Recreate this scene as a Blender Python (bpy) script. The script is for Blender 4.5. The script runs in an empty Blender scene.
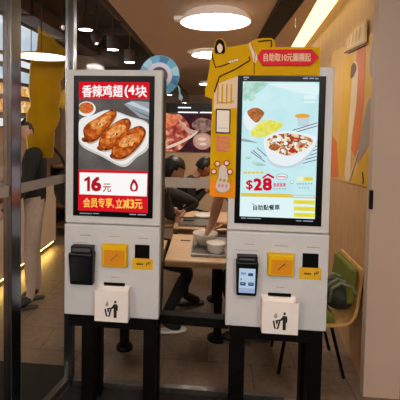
import bpy, bmesh, math, random
from mathutils import Vector, Matrix, noise as mnoise
random.seed(7)
SC = bpy.context.scene
COL = SC.collection
SC.view_settings.view_transform = 'Standard'
SC.view_settings.look = 'None'
SC.view_settings.gamma = 1.0
SC.view_settings.use_curve_mapping = False
SC.view_settings.exposure = 0.0

# ------------------------------------------------------------------ camera
CAMH = 1.65
YAW, PITCH, ROLL = math.radians(5.43), math.radians(2.66), math.radians(-0.99)
FPX, PX, PY = 400.0, 173.5, 140.2
fw = Vector((-math.sin(YAW)*math.cos(PITCH), math.cos(YAW)*math.cos(PITCH), -math.sin(PITCH)))
r0 = Vector((math.cos(YAW), math.sin(YAW), 0))
d0 = fw.cross(r0)
rt = math.cos(ROLL)*r0 + math.sin(ROLL)*d0
dn = -math.sin(ROLL)*r0 + math.cos(ROLL)*d0
CPOS = Vector((0, 0, CAMH))
cam = bpy.data.cameras.new('camera')
cam.sensor_width = 36.0
cam.lens = 36.0*FPX/400
cam.shift_x = (200-PX)/400
cam.shift_y = (PY-200)/400
cam.clip_start = 0.02
camo = bpy.data.objects.new('camera', cam)
COL.objects.link(camo)
M3 = Matrix((rt, -dn, -fw)).transposed()
camo.matrix_world = Matrix.Translation(CPOS) @ M3.to_4x4()
SC.camera = camo

def ray(x, y):
    return fw + rt*((x-PX)/FPX) + dn*((y-PY)/FPX)
def onY(x, y, Y):
    r = ray(x, y); return CPOS + r*(Y/r.y)
def onX(x, y, X):
    r = ray(x, y); return CPOS + r*(X/r.x)
def onZ(x, y, Z=0.0):
    r = ray(x, y); return CPOS + r*((Z-CAMH)/r.z)
def onP(x, y, p, n):
    r = ray(x, y); n = Vector(n); return CPOS + r*((Vector(p)-CPOS).dot(n)/r.dot(n))

# ------------------------------------------------------------------ materials
def lin(c):
    return tuple(((v/255)/12.92 if v/255 <= .04045 else ((v/255+.055)/1.055)**2.4) for v in c)
def mat(name, rgb, rough=.6, metal=0.0, noise=0.0, scale=20.0, spec=.5, rgb2=None, stretch=None, bump=0.0):
    m = bpy.data.materials.new(name); m.use_nodes = True
    nt = m.node_tree; b = nt.nodes['Principled BSDF']
    b.inputs['Roughness'].default_value = rough
    b.inputs['Metallic'].default_value = metal
    b.inputs['Specular IOR Level'].default_value = spec
    c = lin(rgb)
    tc = nt.nodes.new('ShaderNodeTexCoord'); mp = nt.nodes.new('ShaderNodeMapping')
    if stretch: mp.inputs['Scale'].default_value = stretch
    nz = nt.nodes.new('ShaderNodeTexNoise'); nz.inputs['Scale'].default_value = scale; nz.inputs['Detail'].default_value = 4
    nt.links.new(tc.outputs['Object'], mp.inputs['Vector']); nt.links.new(mp.outputs['Vector'], nz.inputs['Vector'])
    mx = nt.nodes.new('ShaderNodeMix'); mx.data_type = 'RGBA'
    c2 = lin(rgb2) if rgb2 else tuple(max(0, v*(1-noise)) for v in c)
    mx.inputs[6].default_value = (*c, 1); mx.inputs[7].default_value = (*c2, 1)
    rp = nt.nodes.new('ShaderNodeValToRGB'); rp.color_ramp.elements[0].position = .35; rp.color_ramp.elements[1].position = .65
    nt.links.new(nz.outputs['Fac'], rp.inputs['Fac']); nt.links.new(rp.outputs['Color'], mx.inputs[0])
    nt.links.new(mx.outputs[2], b.inputs['Base Color'])
    if bump:
        bp = nt.nodes.new('ShaderNodeBump'); bp.inputs['Strength'].default_value = bump; bp.inputs['Distance'].default_value = .004
        nt.links.new(nz.outputs['Fac'], bp.inputs['Height']); nt.links.new(bp.outputs['Normal'], b.inputs['Normal'])
    return m
def emat(name, rgb, strength=1.0, rgb2=None, scale=60.0, rgb3=None, voro=False):
    """emission: a lamp, a screen picture, a backlit sign, or glow put in"""
    m = bpy.data.materials.new(name); m.use_nodes = True
    nt = m.node_tree; nt.nodes.clear()
    out = nt.nodes.new('ShaderNodeOutputMaterial'); e = nt.nodes.new('ShaderNodeEmission')
    e.inputs['Strength'].default_value = strength
    e.inputs['Color'].default_value = (*lin(rgb), 1)
    if rgb2:
        tc = nt.nodes.new('ShaderNodeTexCoord')
        if voro:
            nz = nt.nodes.new('ShaderNodeTexVoronoi'); o = nz.outputs['Color']
        else:
            nz = nt.nodes.new('ShaderNodeTexNoise'); nz.inputs['Detail'].default_value = 3; o = nz.outputs['Fac']
        nz.inputs['Scale'].default_value = scale
        nt.links.new(tc.outputs['Object'], nz.inputs['Vector'])
        rp = nt.nodes.new('ShaderNodeValToRGB'); cr = rp.color_ramp
        cr.elements[0].position = .36; cr.elements[0].color = (*lin(rgb), 1)
        cr.elements[1].position = .64; cr.elements[1].color = (*lin(rgb2), 1)
        if rgb3:
            k = cr.elements.new(.5); k.color = (*lin(rgb3), 1)
        nt.links.new(o, rp.inputs['Fac']); nt.links.new(rp.outputs['Color'], e.inputs['Color'])
    nt.links.new(e.outputs[0], out.inputs[0])
    return m
def glassmat(name, tint=(1, 1, 1), haze=0.0, hazecol=(200, 195, 185), refl=1.0):
    m = bpy.data.materials.new(name); m.use_nodes = True
    nt = m.node_tree; nt.nodes.clear(); N = nt.nodes.new; L = nt.links.new
    out = N('ShaderNodeOutputMaterial')
    tr = N('ShaderNodeBsdfTransparent'); tr.inputs[0].default_value = (*tint, 1)
    gl = N('ShaderNodeBsdfGlossy'); gl.inputs['Roughness'].default_value = 0.01
    lw = N('ShaderNodeLayerWeight'); lw.inputs[0].default_value = .5
    p = N('ShaderNodeMath'); p.operation = 'POWER'; p.inputs[1].default_value = 5
    a = N('ShaderNodeMath'); a.operation = 'MULTIPLY_ADD'; a.inputs[1].default_value = .8*refl; a.inputs[2].default_value = .04*refl
    L(lw.outputs['Facing'], p.inputs[0]); L(p.outputs[0], a.inputs[0])
    mx = N('ShaderNodeMixShader'); L(a.outputs[0], mx.inputs[0]); L(tr.outputs[0], mx.inputs[1]); L(gl.outputs[0], mx.inputs[2])
    fin = mx
    if haze:
        df = N('ShaderNodeBsdfDiffuse'); df.inputs[0].default_value = (*lin(hazecol), 1)
        tl = N('ShaderNodeBsdfTranslucent'); tl.inputs[0].default_value = (*lin(hazecol), 1)
        ad = N('ShaderNodeMixShader'); ad.inputs[0].default_value = .5; L(df.outputs[0], ad.inputs[1]); L(tl.outputs[0], ad.inputs[2])
        m2 = N('ShaderNodeMixShader'); m2.inputs[0].default_value = haze
        L(mx.outputs[0], m2.inputs[1]); L(ad.outputs[0], m2.inputs[2]); fin = m2
    L(fin.outputs[0], out.inputs[0])
    return m
def woodmat(name, a, b, scale=(1, 1, 6), rough=.5):
    return mat(name, a, rough=rough, scale=9, rgb2=b, stretch=scale)

# ------------------------------------------------------------------ mesh builder
class MB:
    def __init__(s): s.v = []; s.f = []; s.m = []; s.mats = []
    def mi(s, m):
        if m not in s.mats: s.mats.append(m)
        return s.mats.index(m)
    def add(s, vs, fs, m):
        o = len(s.v); s.v += [Vector(p) for p in vs]; k = s.mi(m)
        for f in fs: s.f.append([i+o for i in f]); s.m.append(k)
    def box(s, x0, x1, y0, y1, z0, z1, m):
        s.hexa([(x0,y0,z0),(x1,y0,z0),(x1,y1,z0),(x0,y1,z0),(x0,y0,z1),(x1,y0,z1),(x1,y1,z1),(x0,y1,z1)], m)
    def hexa(s, p, m):
        s.add(p, [(3,2,1,0),(4,5,6,7),(0,1,5,4),(1,2,6,5),(2,3,7,6),(3,0,4,7)], m)
    def bar(s, a, b, w, h, m, up=(0,0,1)):
        a, b = Vector(a), Vector(b); d = (b-a).normalized(); up = Vector(up)
        if abs(d.dot(up)) > .95: up = Vector((0,1,0))
        sd = d.cross(up).normalized()*w/2; u = sd.cross(d).normalized()*h/2
        s.hexa([a-sd-u, a+sd-u, b+sd-u, b-sd-u, a-sd+u, a+sd+u, b+sd+u, b-sd+u], m)
    def tube(s, pts, r, m, n=10, cap=True):
        pts = [Vector(p) for p in pts]; rs = r if isinstance(r, (list, tuple)) else [r]*len(pts)
        vs = []; fs = []; prev = None
        for i, p in enumerate(pts):
            d = (pts[min(i+1, len(pts)-1)]-pts[max(i-1, 0)]).normalized()
            if prev is None:
                a = Vector((0,0,1)) if abs(d.z) < .9 else Vector((1,0,0)); sd = d.cross(a).normalized()
            else: sd = (prev-d*prev.dot(d)).normalized()
            prev = sd; u = d.cross(sd)
            for k in range(n):
                t = 2*math.pi*k/n; vs.append(p+(sd*math.cos(t)+u*math.sin(t))*rs[i])
        for i in range(len(pts)-1):
            for k in range(n):
                fs.append((i*n+k, i*n+(k+1) % n, (i+1)*n+(k+1) % n, (i+1)*n+k))
        if cap: fs.append(list(range(n))[::-1]); fs.append([(len(pts)-1)*n+k for k in range(n)])
        s.add(vs, fs, m)
    def lathe(s, prof, c, m, n=32, axis='z'):
        c = Vector(c); vs = []; fs = []
        for r, z in prof:
            for k in range(n):
                t = 2*math.pi*k/n
                q = Vector((r*math.cos(t), r*math.sin(t), z)) if axis == 'z' else Vector((r*math.cos(t), z, r*math.sin(t)))
                vs.append(c+q)
        for i in range(len(prof)-1):
            for k in range(n): fs.append((i*n+k, i*n+(k+1) % n, (i+1)*n+(k+1) % n, (i+1)*n+k))
        s.add(vs, fs, m)
    def ell(s, c, r, m, nu=20, nv=12, rot=None):
        c = Vector(c); vs = []; fs = []
        for j in range(nv+1):
            ph = math.pi*j/nv
            for k in range(nu):
                t = 2*math.pi*k/nu
                q = Vector((r[0]*math.sin(ph)*math.cos(t), r[1]*math.sin(ph)*math.sin(t), r[2]*math.cos(ph)))
                if rot: q = rot @ q
                vs.append(c+q)
        for j in range(nv):
            for k in range(nu): fs.append((j*nu+k, (j+1)*nu+k, (j+1)*nu+(k+1) % nu, j*nu+(k+1) % nu))
        s.add(vs, fs, m)
    def prism(s, pts, off, m, sidem=None):
        pts = [Vector(p) for p in pts]; off = Vector(off); n = len(pts)
        s.add(pts+[p+off for p in pts], [list(range(n)), list(range(n, 2*n))[::-1]], m)
        s.add(pts+[p+off for p in pts], [(i, i+n, (i+1) % n+n, (i+1) % n) for i in range(n)], sidem or m)
    def poly(s, pts, m): s.add(pts, [list(range(len(pts)))], m)
    def mesh(s, v, f, m, fn=lambda p: p):
        s.add([fn(p) for p in v], f, m)
    def build(s, name, parent=None, smooth=False, bevel=0.0, loc=None, seg=2):
        me = bpy.data.meshes.new(name)
        loc = Vector(loc) if loc is not None else Vector((0,0,0))
        me.from_pydata([p-loc for p in s.v], [], s.f)
        for m in s.mats: me.materials.append(m)
        me.polygons.foreach_set('material_index', s.m)
        if smooth: me.polygons.foreach_set('use_smooth', [True]*len(s.f))
        bm = bmesh.new(); bm.from_mesh(me)
        bmesh.ops.remove_doubles(bm, verts=bm.verts, dist=1e-6)
        if smooth or bevel: bmesh.ops.recalc_face_normals(bm, faces=bm.faces)
        bm.to_mesh(me); bm.free()
        me.update()
        o = bpy.data.objects.new(name, me); COL.objects.link(o); o.location = loc
        if parent: o.parent = parent
        if bevel:
            b = o.modifiers.new('bevel', 'BEVEL'); b.width = bevel; b.segments = seg; b.limit_method = 'ANGLE'; b.angle_limit = math.radians(40)
        if smooth:
            pass
        return o
def empty(name, loc, rz=0.0, label=None, cat=None, group=None):
    o = bpy.data.objects.new(name, None); COL.objects.link(o); o.location = loc; o.rotation_euler = (0, 0, rz)
    o.empty_display_size = .05
    if label: tag(o, label, cat, group)
    return o
def tag(o, label, cat, group=None):
    o['label'] = label; o['category'] = cat
    if group: o['group'] = group
    return o
def struct(o): o['kind'] = 'structure'; return o
def copy_tree(o, parent=None):
    c = o.copy(); COL.objects.link(c)
    if parent: c.parent = parent
    for ch in list(o.children): copy_tree(ch, c)
    return c

def text_mesh(body, off=0.0, res=2):
    cu = bpy.data.curves.new('tmp', 'FONT'); cu.body = body; cu.resolution_u = res; cu.offset = off
    ob = bpy.data.objects.new('tmp', cu); me = ob.to_mesh()
    v = [p.co.copy() for p in me.vertices]; f = [list(p.vertices) for p in me.polygons]
    ob.to_mesh_clear(); bpy.data.objects.remove(ob); bpy.data.curves.remove(cu)
    x0 = min(p.x for p in v); x1 = max(p.x for p in v); y0 = min(p.y for p in v); y1 = max(p.y for p in v)
    return [((p.x-x0)/(x1-x0), (p.y-y0)/(y1-y0)) for p in v], f

class Canvas:
    """flat artwork laid in thin layers on a real vertical face; fn maps picture coordinates to the face"""
    def __init__(s, fn, step=(0, -.0003, 0)):
        s.fn = fn; s.mb = MB(); s.k = 0; s.step = Vector(step)
    def put(s, pts, m, raw=None):
        s.k += 1; o = s.step*s.k
        s.mb.poly([s.fn(x, y)+o for x, y in pts], m)
    def rect(s, x0, y0, x1, y1, m): s.put([(x0,y0),(x1,y0),(x1,y1),(x0,y1)], m)
    def ell(s, cx, cy, rx, ry, m, rot=0.0, n=28):
        c, q = math.cos(rot), math.sin(rot)
        s.put([(cx+rx*math.cos(t)*c-ry*math.sin(t)*q, cy+rx*math.cos(t)*q+ry*math.sin(t)*c) for t in [2*math.pi*i/n for i in range(n)]], m)
    def smooth(s, pts, m, n=6):
        s.put(catmull(pts, n), m)
    def line(s, pts, w, m):
        s.k += 1; o = s.step*s.k
        L = []; R = []
        for i, p in enumerate(pts):
            a = pts[max(i-1, 0)]; b = pts[min(i+1, len(pts)-1)]
            dx, dy = b[0]-a[0], b[1]-a[1]; l = math.hypot(dx, dy) or 1
            nx, ny = -dy/l*w/2, dx/l*w/2
            L.append((p[0]+nx, p[1]+ny)); R.append((p[0]-nx, p[1]-ny))
        for i in range(len(pts)-1):
            s.mb.poly([s.fn(*q)+o for q in (L[i], L[i+1], R[i+1], R[i])], m)
    def bold(s, body, x0, y0, x1, y1, m, w):
        for dx, dy in ((0,0),(w,0),(0,w),(w,w)): s.text(body, x0+dx, y0+dy, x1-w+dx, y1-w+dy, m, 0.0)
    def text(s, body, x0, y0, x1, y1, m, off=0.0):
        s.k += 1; o = s.step*s.k
        v, f = text_mesh(body, off)
        s.mb.add([s.fn(x0+(x1-x0)*a, y1+(y0-y1)*b)+o for a, b in v], f, m)
def catmull(pts, n=6):
    out = []; N = len(pts)
    for i in range(N):
        p0, p1, p2, p3 = pts[i-1], pts[i], pts[(i+1) % N], pts[(i+2) % N]
        for k in range(n):
            t = k/n
            out.append(tuple(.5*((2*p1[j])+(-p0[j]+p2[j])*t+(2*p0[j]-5*p1[j]+4*p2[j]-p3[j])*t*t+(-p0[j]+3*p1[j]-3*p2[j]+p3[j])*t**3) for j in range(2)))
    return out

# ------------------------------------------------------------------ palette
m_shell = mat('kiosk_grey', (200, 200, 200), rough=.55, noise=.04)
m_panel = mat('kiosk_panel_grey', (198, 199, 202), rough=.5, noise=.03)
m_black = mat('black_plastic', (9, 9, 10), rough=.4, noise=.1, spec=.25)
m_bezel = mat('black_bezel', (4, 4, 5), rough=.4, noise=.1, spec=.15)
m_steel_black = mat('black_steel', (6, 5, 5), rough=.55, noise=.2, spec=.15)
m_alu = mat('brushed_aluminium', (172, 176, 182), rough=.4, metal=.55, noise=.15, scale=60, stretch=(1,1,.05))
m_alu2 = mat('worn_aluminium_rail', (120, 116, 110), rough=.35, metal=.8, noise=.2, scale=30)
m_post = mat('dark_anodised_post', (136, 142, 150), rough=.25, metal=1.0, noise=.1, scale=40, stretch=(1,1,.05))
m_white = mat('white_plastic', (235, 228, 224), rough=.45, noise=.03)
m_yellow = mat('yellow_plastic', (228, 180, 2), rough=.5, spec=.2, noise=.05)
m_orange = mat('orange_pad', (214, 140, 18), rough=.45, noise=.06)
m_ink = mat('black_print', (18, 16, 16), rough=.6)
m_sticker = mat('yellow_sticker', (222, 172, 20), rough=.5, noise=.05)
m_greyprint = mat('grey_print', (150, 148, 148), rough=.6)
m_glass = glassmat('clear_glass')
m_glass_side = glassmat('clear_side_glass', refl=.35)
m_glass_ar = glassmat('clear_shopfront_glass', refl=.15)
m_frost = glassmat('frosted_band', haze=.6, hazecol=(205, 198, 190), refl=.5)
m_lamp = emat('lamp_diffuser', (255, 241, 224), 24.0)
m_lamp_in = emat('entrance_lamp_diffuser', (255, 240, 222), 26.0)
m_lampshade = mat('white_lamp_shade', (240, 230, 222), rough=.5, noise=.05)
pb_ = m_lampshade.node_tree.nodes['Principled BSDF']   # glow put into the shade material so it looks lit through
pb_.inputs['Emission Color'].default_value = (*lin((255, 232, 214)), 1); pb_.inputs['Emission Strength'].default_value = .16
m_cable = mat('black_cable', (20, 18, 17), rough=.6)
m_ceil = mat('brown_ceiling_paint', (236, 216, 198), rough=.85, noise=.05, scale=4)
m_dark_ceil = mat('dark_ceiling_paint', (96, 84, 76), rough=.9, noise=.2, scale=4)
m_duct = mat('dark_duct_paint', (128, 112, 102), rough=.7, noise=.15)
m_pillar = mat('greige_wall_panel', (196, 172, 154), rough=.6, noise=.04, scale=3)
m_woodwall = woodmat('light_wood_panel', (206, 166, 122), (192, 150, 106), (3, 3, .6))
m_tablewood = woodmat('pale_maple_top', (216, 180, 140), (204, 166, 126), (.6, 5, 5), .4)
m_tableedge = woodmat('table_edge', (150, 108, 72), (120, 84, 56), (.6, 5, 5), .5)
m_cream = mat('cream_counter_panel', (214, 194, 168), rough=.5, noise=.04, scale=5)
m_worktop = mat('dark_worktop', (34, 30, 28), rough=.3, noise=.2)
m_beige = mat('beige_wall', (206, 176, 144), rough=.8, noise=.05, scale=3)
m_skin = mat('skin', (206, 156, 132), rough=.55, noise=.08)
m_skin2 = mat('tan_skin', (170, 116, 86), rough=.55, noise=.08)
m_hair = mat('black_hair', (12, 10, 10), rough=.45, noise=.4, scale=80)
m_jacket = mat('black_cloth', (22, 20, 20), rough=.9, noise=.35, scale=35, bump=.4)
m_trousers = mat('dark_trousers', (24, 22, 22), rough=.9, noise=.3, scale=35)
m_greyjacket = mat('charcoal_cloth', (46, 42, 38), rough=.9, noise=.3, scale=30, bump=.4)
m_beigecloth = mat('light_beige_cloth', (176, 154, 138), rough=.9, noise=.12, scale=30, bump=.3)
m_shoe = mat('black_shoe', (16, 15, 15), rough=.6, noise=.2)
m_sole = mat('white_sole', (225, 220, 212), rough=.6, noise=.05)
m_soledark = mat('dark_rubber_sole', (58, 52, 48), rough=.7, noise=.1)
m_creamcloth = mat('cream_cloth', (216, 200, 180), rough=.9, noise=.1, scale=30, bump=.3)
m_eye = mat('eye', (20, 14, 10), rough=.2)
m_lip = mat('lip', (150, 80, 70), rough=.5)
m_tray = mat('grey_tray', (150, 146, 140), rough=.3, metal=.6, noise=.1)
m_ceramic = mat('white_ceramic', (236, 230, 220), rough=.25, noise=.02)

# ------------------------------------------------------------------ the setting
Ylow, Yback = -3.0, 14.0
# floor
def floor_material():
    m = bpy.data.materials.new('brown_stone_tile'); m.use_nodes = True; nt = m.node_tree; N = nt.nodes.new; L = nt.links.new
    b = nt.nodes['Principled BSDF']; b.inputs['Roughness'].default_value = .42
    tc = N('ShaderNodeTexCoord'); br = N('ShaderNodeTexBrick')
    br.offset = .5; br.inputs['Scale'].default_value = 1.0; br.inputs['Mortar Size'].default_value = .004
    br.inputs['Brick Width'].default_value = .6; br.inputs['Row Height'].default_value = .3
    br.inputs['Color1'].default_value = (*lin((136, 116, 97)), 1); br.inputs['Color2'].default_value = (*lin((126, 107, 89)), 1)
    br.inputs['Mortar'].default_value = (*lin((92, 74, 60)), 1)
    nz = N('ShaderNodeTexNoise'); nz.inputs['Scale'].default_value = 24; nz.inputs['Detail'].default_value = 8; nz.inputs['Roughness'].default_value = .7
    rp = N('ShaderNodeValToRGB'); rp.color_ramp.elements[0].position = .35; rp.color_ramp.elements[0].color = (.5,.5,.5,1); rp.color_ramp.elements[1].position = .68
    mx = N('ShaderNodeMix'); mx.data_type = 'RGBA'; mx.blend_type = 'MULTIPLY'; mx.inputs[0].default_value = .75
    L(tc.outputs['Object'], br.inputs['Vector']); L(tc.outputs['Object'], nz.inputs['Vector'])
    L(nz.outputs['Fac'], rp.inputs['Fac']); L(br.outputs['Color'], mx.inputs[6]); L(rp.outputs['Color'], mx.inputs[7]); L(mx.outputs[2], b.inputs['Base Color'])
    bp = N('ShaderNodeBump'); bp.inputs['Strength'].default_value = .25; bp.inputs['Distance'].default_value = .003
    L(nz.outputs['Fac'], bp.inputs['Height']); L(bp.outputs['Normal'], b.inputs['Normal'])
    return m
m_floor = floor_material()
b = MB(); b.box(-4.2, 2.6, Ylow, Yback+.1, -.1, 0, m_floor); struct(b.build('floor'))

# right wall: runs slightly outwards with depth
def wx(Y): return .77+.085*Y
WN = Vector((1, -.085, 0)).normalized(); WP = Vector((.77, 0, 0))
CZ = 2.6
b = MB(); b.hexa([(wx(2.53),2.53,0),(wx(2.53)+.12,2.53,0),(wx(Yback)+.12,Yback,0),(wx(Yback),Yback,0),
                  (wx(2.53),2.53,CZ+.35),(wx(2.53)+.12,2.53,CZ+.35),(wx(Yback)+.12,Yback,CZ+.35),(wx(Yback),Yback,CZ+.35)], m_woodwall)
struct(b.build('wall_right'))
b = MB(); b.box(-4.2, 2.6, Yback, Yback+.1, 0, 3.6, m_ceil); struct(b.build('wall_back'))
b = MB(); b.box(-4.3, -4.2, Ylow, Yback, 0, 3.6, m_beige); struct(b.build('wall_left'))

# ceiling: main brown plane, with a cove trough along the right wall and a dark raised bay on the left
CE = -.84
def pz(x, y): return onZ(x, y, CZ)
coveL = [pz(317.5, 0), pz(291.4, 46.5)]
def cxL(Y):
    a, c = coveL; return a.x+(c.x-a.x)*(Y-a.y)/(c.y-a.y)
ventL0, ventL1 = onZ(273, 0, CZ), onZ(298, 0, CZ)
b = MB()
b.hexa([(CE,2.62,CZ),(cxL(2.62),2.62,CZ),(cxL(Yback),Yback,CZ),(CE,Yback,CZ),(CE,2.62,CZ+.06),(cxL(2.62),2.62,CZ+.06),(cxL(Yback),Yback,CZ+.06),(CE,Yback,CZ+.06)], m_ceil)
b.box(-4.2, 2.6, Ylow, 2.62, CZ, CZ+.06, m_ceil)
struct(b.build('ceiling'))
b = MB(); b.box(-4.2, CE-.05, 2.62, Yback, 3.4, 3.46, m_dark_ceil); o = struct(b.build('ceiling_raised_bay'))
b = MB(); b.box(CE-.05, CE, 2.62, Yback, CZ, 3.46, m_dark_ceil); struct(b.build('trim_1'))
# cove: upper slab plus lit trough
b = MB(); b.hexa([(cxL(2.62)-.02,2.62,CZ+.25),(2.4,2.62,CZ+.25),(2.4,Yback,CZ+.25),(cxL(Yback)-.02,Yback,CZ+.25),(cxL(2.62)-.02,2.62,CZ+.31),(2.4,2.62,CZ+.31),(2.4,Yback,CZ+.31),(cxL(Yback)-.02,Yback,CZ+.31)], mat('cove_plaster', (250, 232, 190), rough=.8))
struct(b.build('ceiling_cove'))
m_cove = emat('cove_light', (255, 228, 164), 2.2)
y0, y1 = 2.75, 9.0
b = MB()
e = .02
b.hexa([(cxL(y0)+e,y0,CZ+.02),(cxL(y0)+e+.15,y0,CZ+.02),(cxL(y1)+e+.15,y1,CZ+.02),(cxL(y1)+e,y1,CZ+.02),
        (cxL(y0)+e,y0,CZ+.05),(cxL(y0)+e+.15,y0,CZ+.05),(cxL(y1)+e+.15,y1,CZ+.05),(cxL(y1)+e,y1,CZ+.05)], m_cove)
tag(b.build('cove_light_strip'), 'long warm light strip glowing in the ceiling trough along the wood wall', 'light')

# slatted air grille in the ceiling
g = empty('ceiling_grille', (.5, 3.6, CZ), label='dark slatted air grille set into the brown ceiling', cat='air vent')
b = MB()
gx0 = lambda Y: onZ(273, 0, CZ).x*1.0
A0, A1 = onZ(273, 2, CZ), onZ(298, 0, CZ); B0, B1 = onZ(258, 42, CZ), onZ(277, 40, CZ)
xa = (A0.x+B0.x)/2; xb = (A1.x+B1.x)/2; ya = 2.7; yb = max(B0.y, B1.y)+.6
m_vent = mat('dark_vent', (40, 35, 32), rough=.6); m_slat = mat('vent_slat', (52, 46, 42), rough=.5)
b.box(xa, xb, ya, yb, CZ-.004, CZ-.001, m_vent); b.build('backing', g).matrix_parent_inverse = Matrix.Translation((-.5, -3.6, -CZ))
b = MB()
n = 9
for i in range(n):
    x = xa+(xb-xa)*(i+.5)/n; b.box(x-.006, x+.006, ya, yb, CZ-.02, CZ-.004, m_slat)
for yy in [ya+i*.5 for i in range(int((yb-ya)/.5)+1)]: b.box(xa, xb, yy, yy+.012, CZ-.016, CZ-.004, m_slat)
b.build('slats', g).matrix_parent_inverse = Matrix.Translation((-.5, -3.6, -CZ))

def child(mb, name, parent, **k):
    """build in world coordinates and parent without moving"""
    o = mb.build(name, **k)
    loc = Vector(parent.location); rz = parent.rotation_euler.z
    pm = Matrix.Translation(loc) @ Matrix.Rotation(rz, 4, 'Z')
    if parent.parent:
        pl = parent.parent; pm = Matrix.Translation(pl.location) @ Matrix.Rotation(pl.rotation_euler.z, 4, 'Z') @ parent.matrix_parent_inverse @ pm
    o.parent = parent; o.matrix_parent_inverse = pm.inverted()
    return o

# pillar at the right end of the glass front
pl0 = onY(371, 200, 2.46); pr0 = onY(399.5, 360, 2.46)
b = MB(); b.box(pl0.x, pr0.x+.01, 2.46, 2.52, 0, CZ, m_pillar); struct(b.build('trim_2'))
b = MB(); b.box(pr0.x+.01, pr0.x+.6, 2.47, 2.52, 0, CZ, mat('dark_frame', (40, 32, 27), rough=.5)); struct(b.build('trim_3'))
p = onY(371, 190, 2.45); q = onY(371, 209, 2.45)
b = MB(); b.box(pl0.x-.014, pl0.x+.004, 2.435, 2.4598, q.z, p.z, m_black)
tag(b.build('door_latch', bevel=.003), 'small upright black latch on the edge of the pale pillar', 'latch')

# mural on the right wall (flat artwork, printed panel)
def onW(x, y, d=0.0): return onP(x, y, WP-WN*d, WN)
mur = [(325.5,176.5),(328.5,110),(331,42),(342,30),(356,14),(379,-2),(373.5,189.5),(350,183)]
c = Canvas(lambda x, y: onW(x, y, .004), step=-WN*.0004)
MU = {k: mat('mural_'+k, v, rough=.5, noise=.08, scale=6) for k, v in dict(sand=(226,180,104), gold=(226,176,52), coral=(226,124,64), cream=(236,214,176), grey=(168,150,140), brown=(110,74,48), dark=(56,42,34)).items()}
c.put([(326,177),(329.5,75),(333,52),(379,30),(372.5,189)], MU['sand'])
c.put([(337,172),(342,100),(343.5,58),(353,52),(350,110),(346,174)], MU['gold'])
c.put([(327,176.5),(329,130),(337,142),(339,177.5)], MU['coral'])
c.put([(347,160),(355,80),(357.5,47),(366,41),(364,100),(358,164),(352,150)], MU['coral'])
c.smooth([(345,176),(347,150),(350,112),(353.5,66),(358,66),(357,100),(352,140),(350,178)], MU['cream'])
c.smooth([(357,163),(362,130),(369,100),(374,105),(374,140),(365,152)], MU['grey'])
c.put([(352,182),(361,160),(373,140),(372.5,189)], MU['gold'])
c.put([(365,95),(367,45),(377,32),(375.5,96)], MU['gold'])
c.smooth([(370,64),(372,48),(376.5,32),(377,70),(374,78),(371,75)], MU['grey'])
c.smooth([(351,78),(352,66),(355,63),(357,68),(354,76)], MU['brown'])
c.smooth([(374,48),(376,33),(377.5,34),(377,60)], MU['dark'])
c.line([(363,172),(364,180),(363.5,184)], 1.2, MU['dark'])
c.line([(350,180),(356,160),(359,150)], 1.0, MU['cream'])
o = c.mb.build('mural_panel'); tag(o, 'orange and yellow printed mural on the wood wall beside the pillar', 'mural')
# framed sheet above the mural
c = Canvas(lambda x, y: onW(x, y, .022), step=-WN*.0006)
fr = [(345,52),(346.5,38),(355,26),(366,19),(365.5,42)]
c.put(fr, MU['sand']); c.put([(347,49),(348,39),(355.5,29),(364,22.5),(363.8,41)], MU['cream'])
for k in range(4): c.line([(348.5+k*3.5, 47-k*2.3), (350+k*3.7, 37-k*3.4)], 1.2, MU['sand'])
c.line([(345,53),(366,43.2)], 1.6, MU['dark'])
c.mb.prism([onW(x, y, .022) for x, y in fr], WN*.009, MU['cream'])
tag(c.mb.build('framed_notice'), 'tilted pale framed sheet high on the wood wall', 'picture frame')

# ------------------------------------------------------------------ glass front and oblique side glazing
YG = onZ(142, 384.3, 0.03).y
P2 = onZ(70, 383, 0); P2 = Vector((P2.x, YG, 0))
xr = onY(290, 200, YG).x
def framepost(name, cx, cy, ang, w, d, mt, z1=CZ):
    b = MB(); R = Matrix.Rotation(ang, 3, 'Z')
    q = [R @ Vector(v) + Vector((cx, cy, 0)) for v in ((-w/2,-d/2,0),(w/2,-d/2,0),(w/2,d/2,0),(-w/2,d/2,0))]
    b.hexa(q+[p+Vector((0,0,z1)) for p in q], mt); return b
w0 = onY(66, 200, YG).x; w1 = onY(74.5, 200, YG).x
b = framepost('p', (w0+w1)/2, YG, 0, w1-w0, .05, m_post); struct(b.build('trim_4', bevel=.002))
gw0 = w1
b = MB(); b.box(gw0, xr, YG-.02, YG+.02, 0, .035, m_alu2); struct(b.build('trim_5', bevel=.002))
b = MB(); b.box(gw0, xr, YG-.005, YG+.005, .035, CZ, m_glass_ar)
wgl = struct(b.build('window_1'))
t0 = onY(165, 177, YG).z; t1 = onY(165, 187, YG).z
b = MB(); b.box(gw0+.001, xr-.001, YG-.0075, YG-.006, t1, t0, m_frost); child(b, 'frosted_band', wgl)
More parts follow.
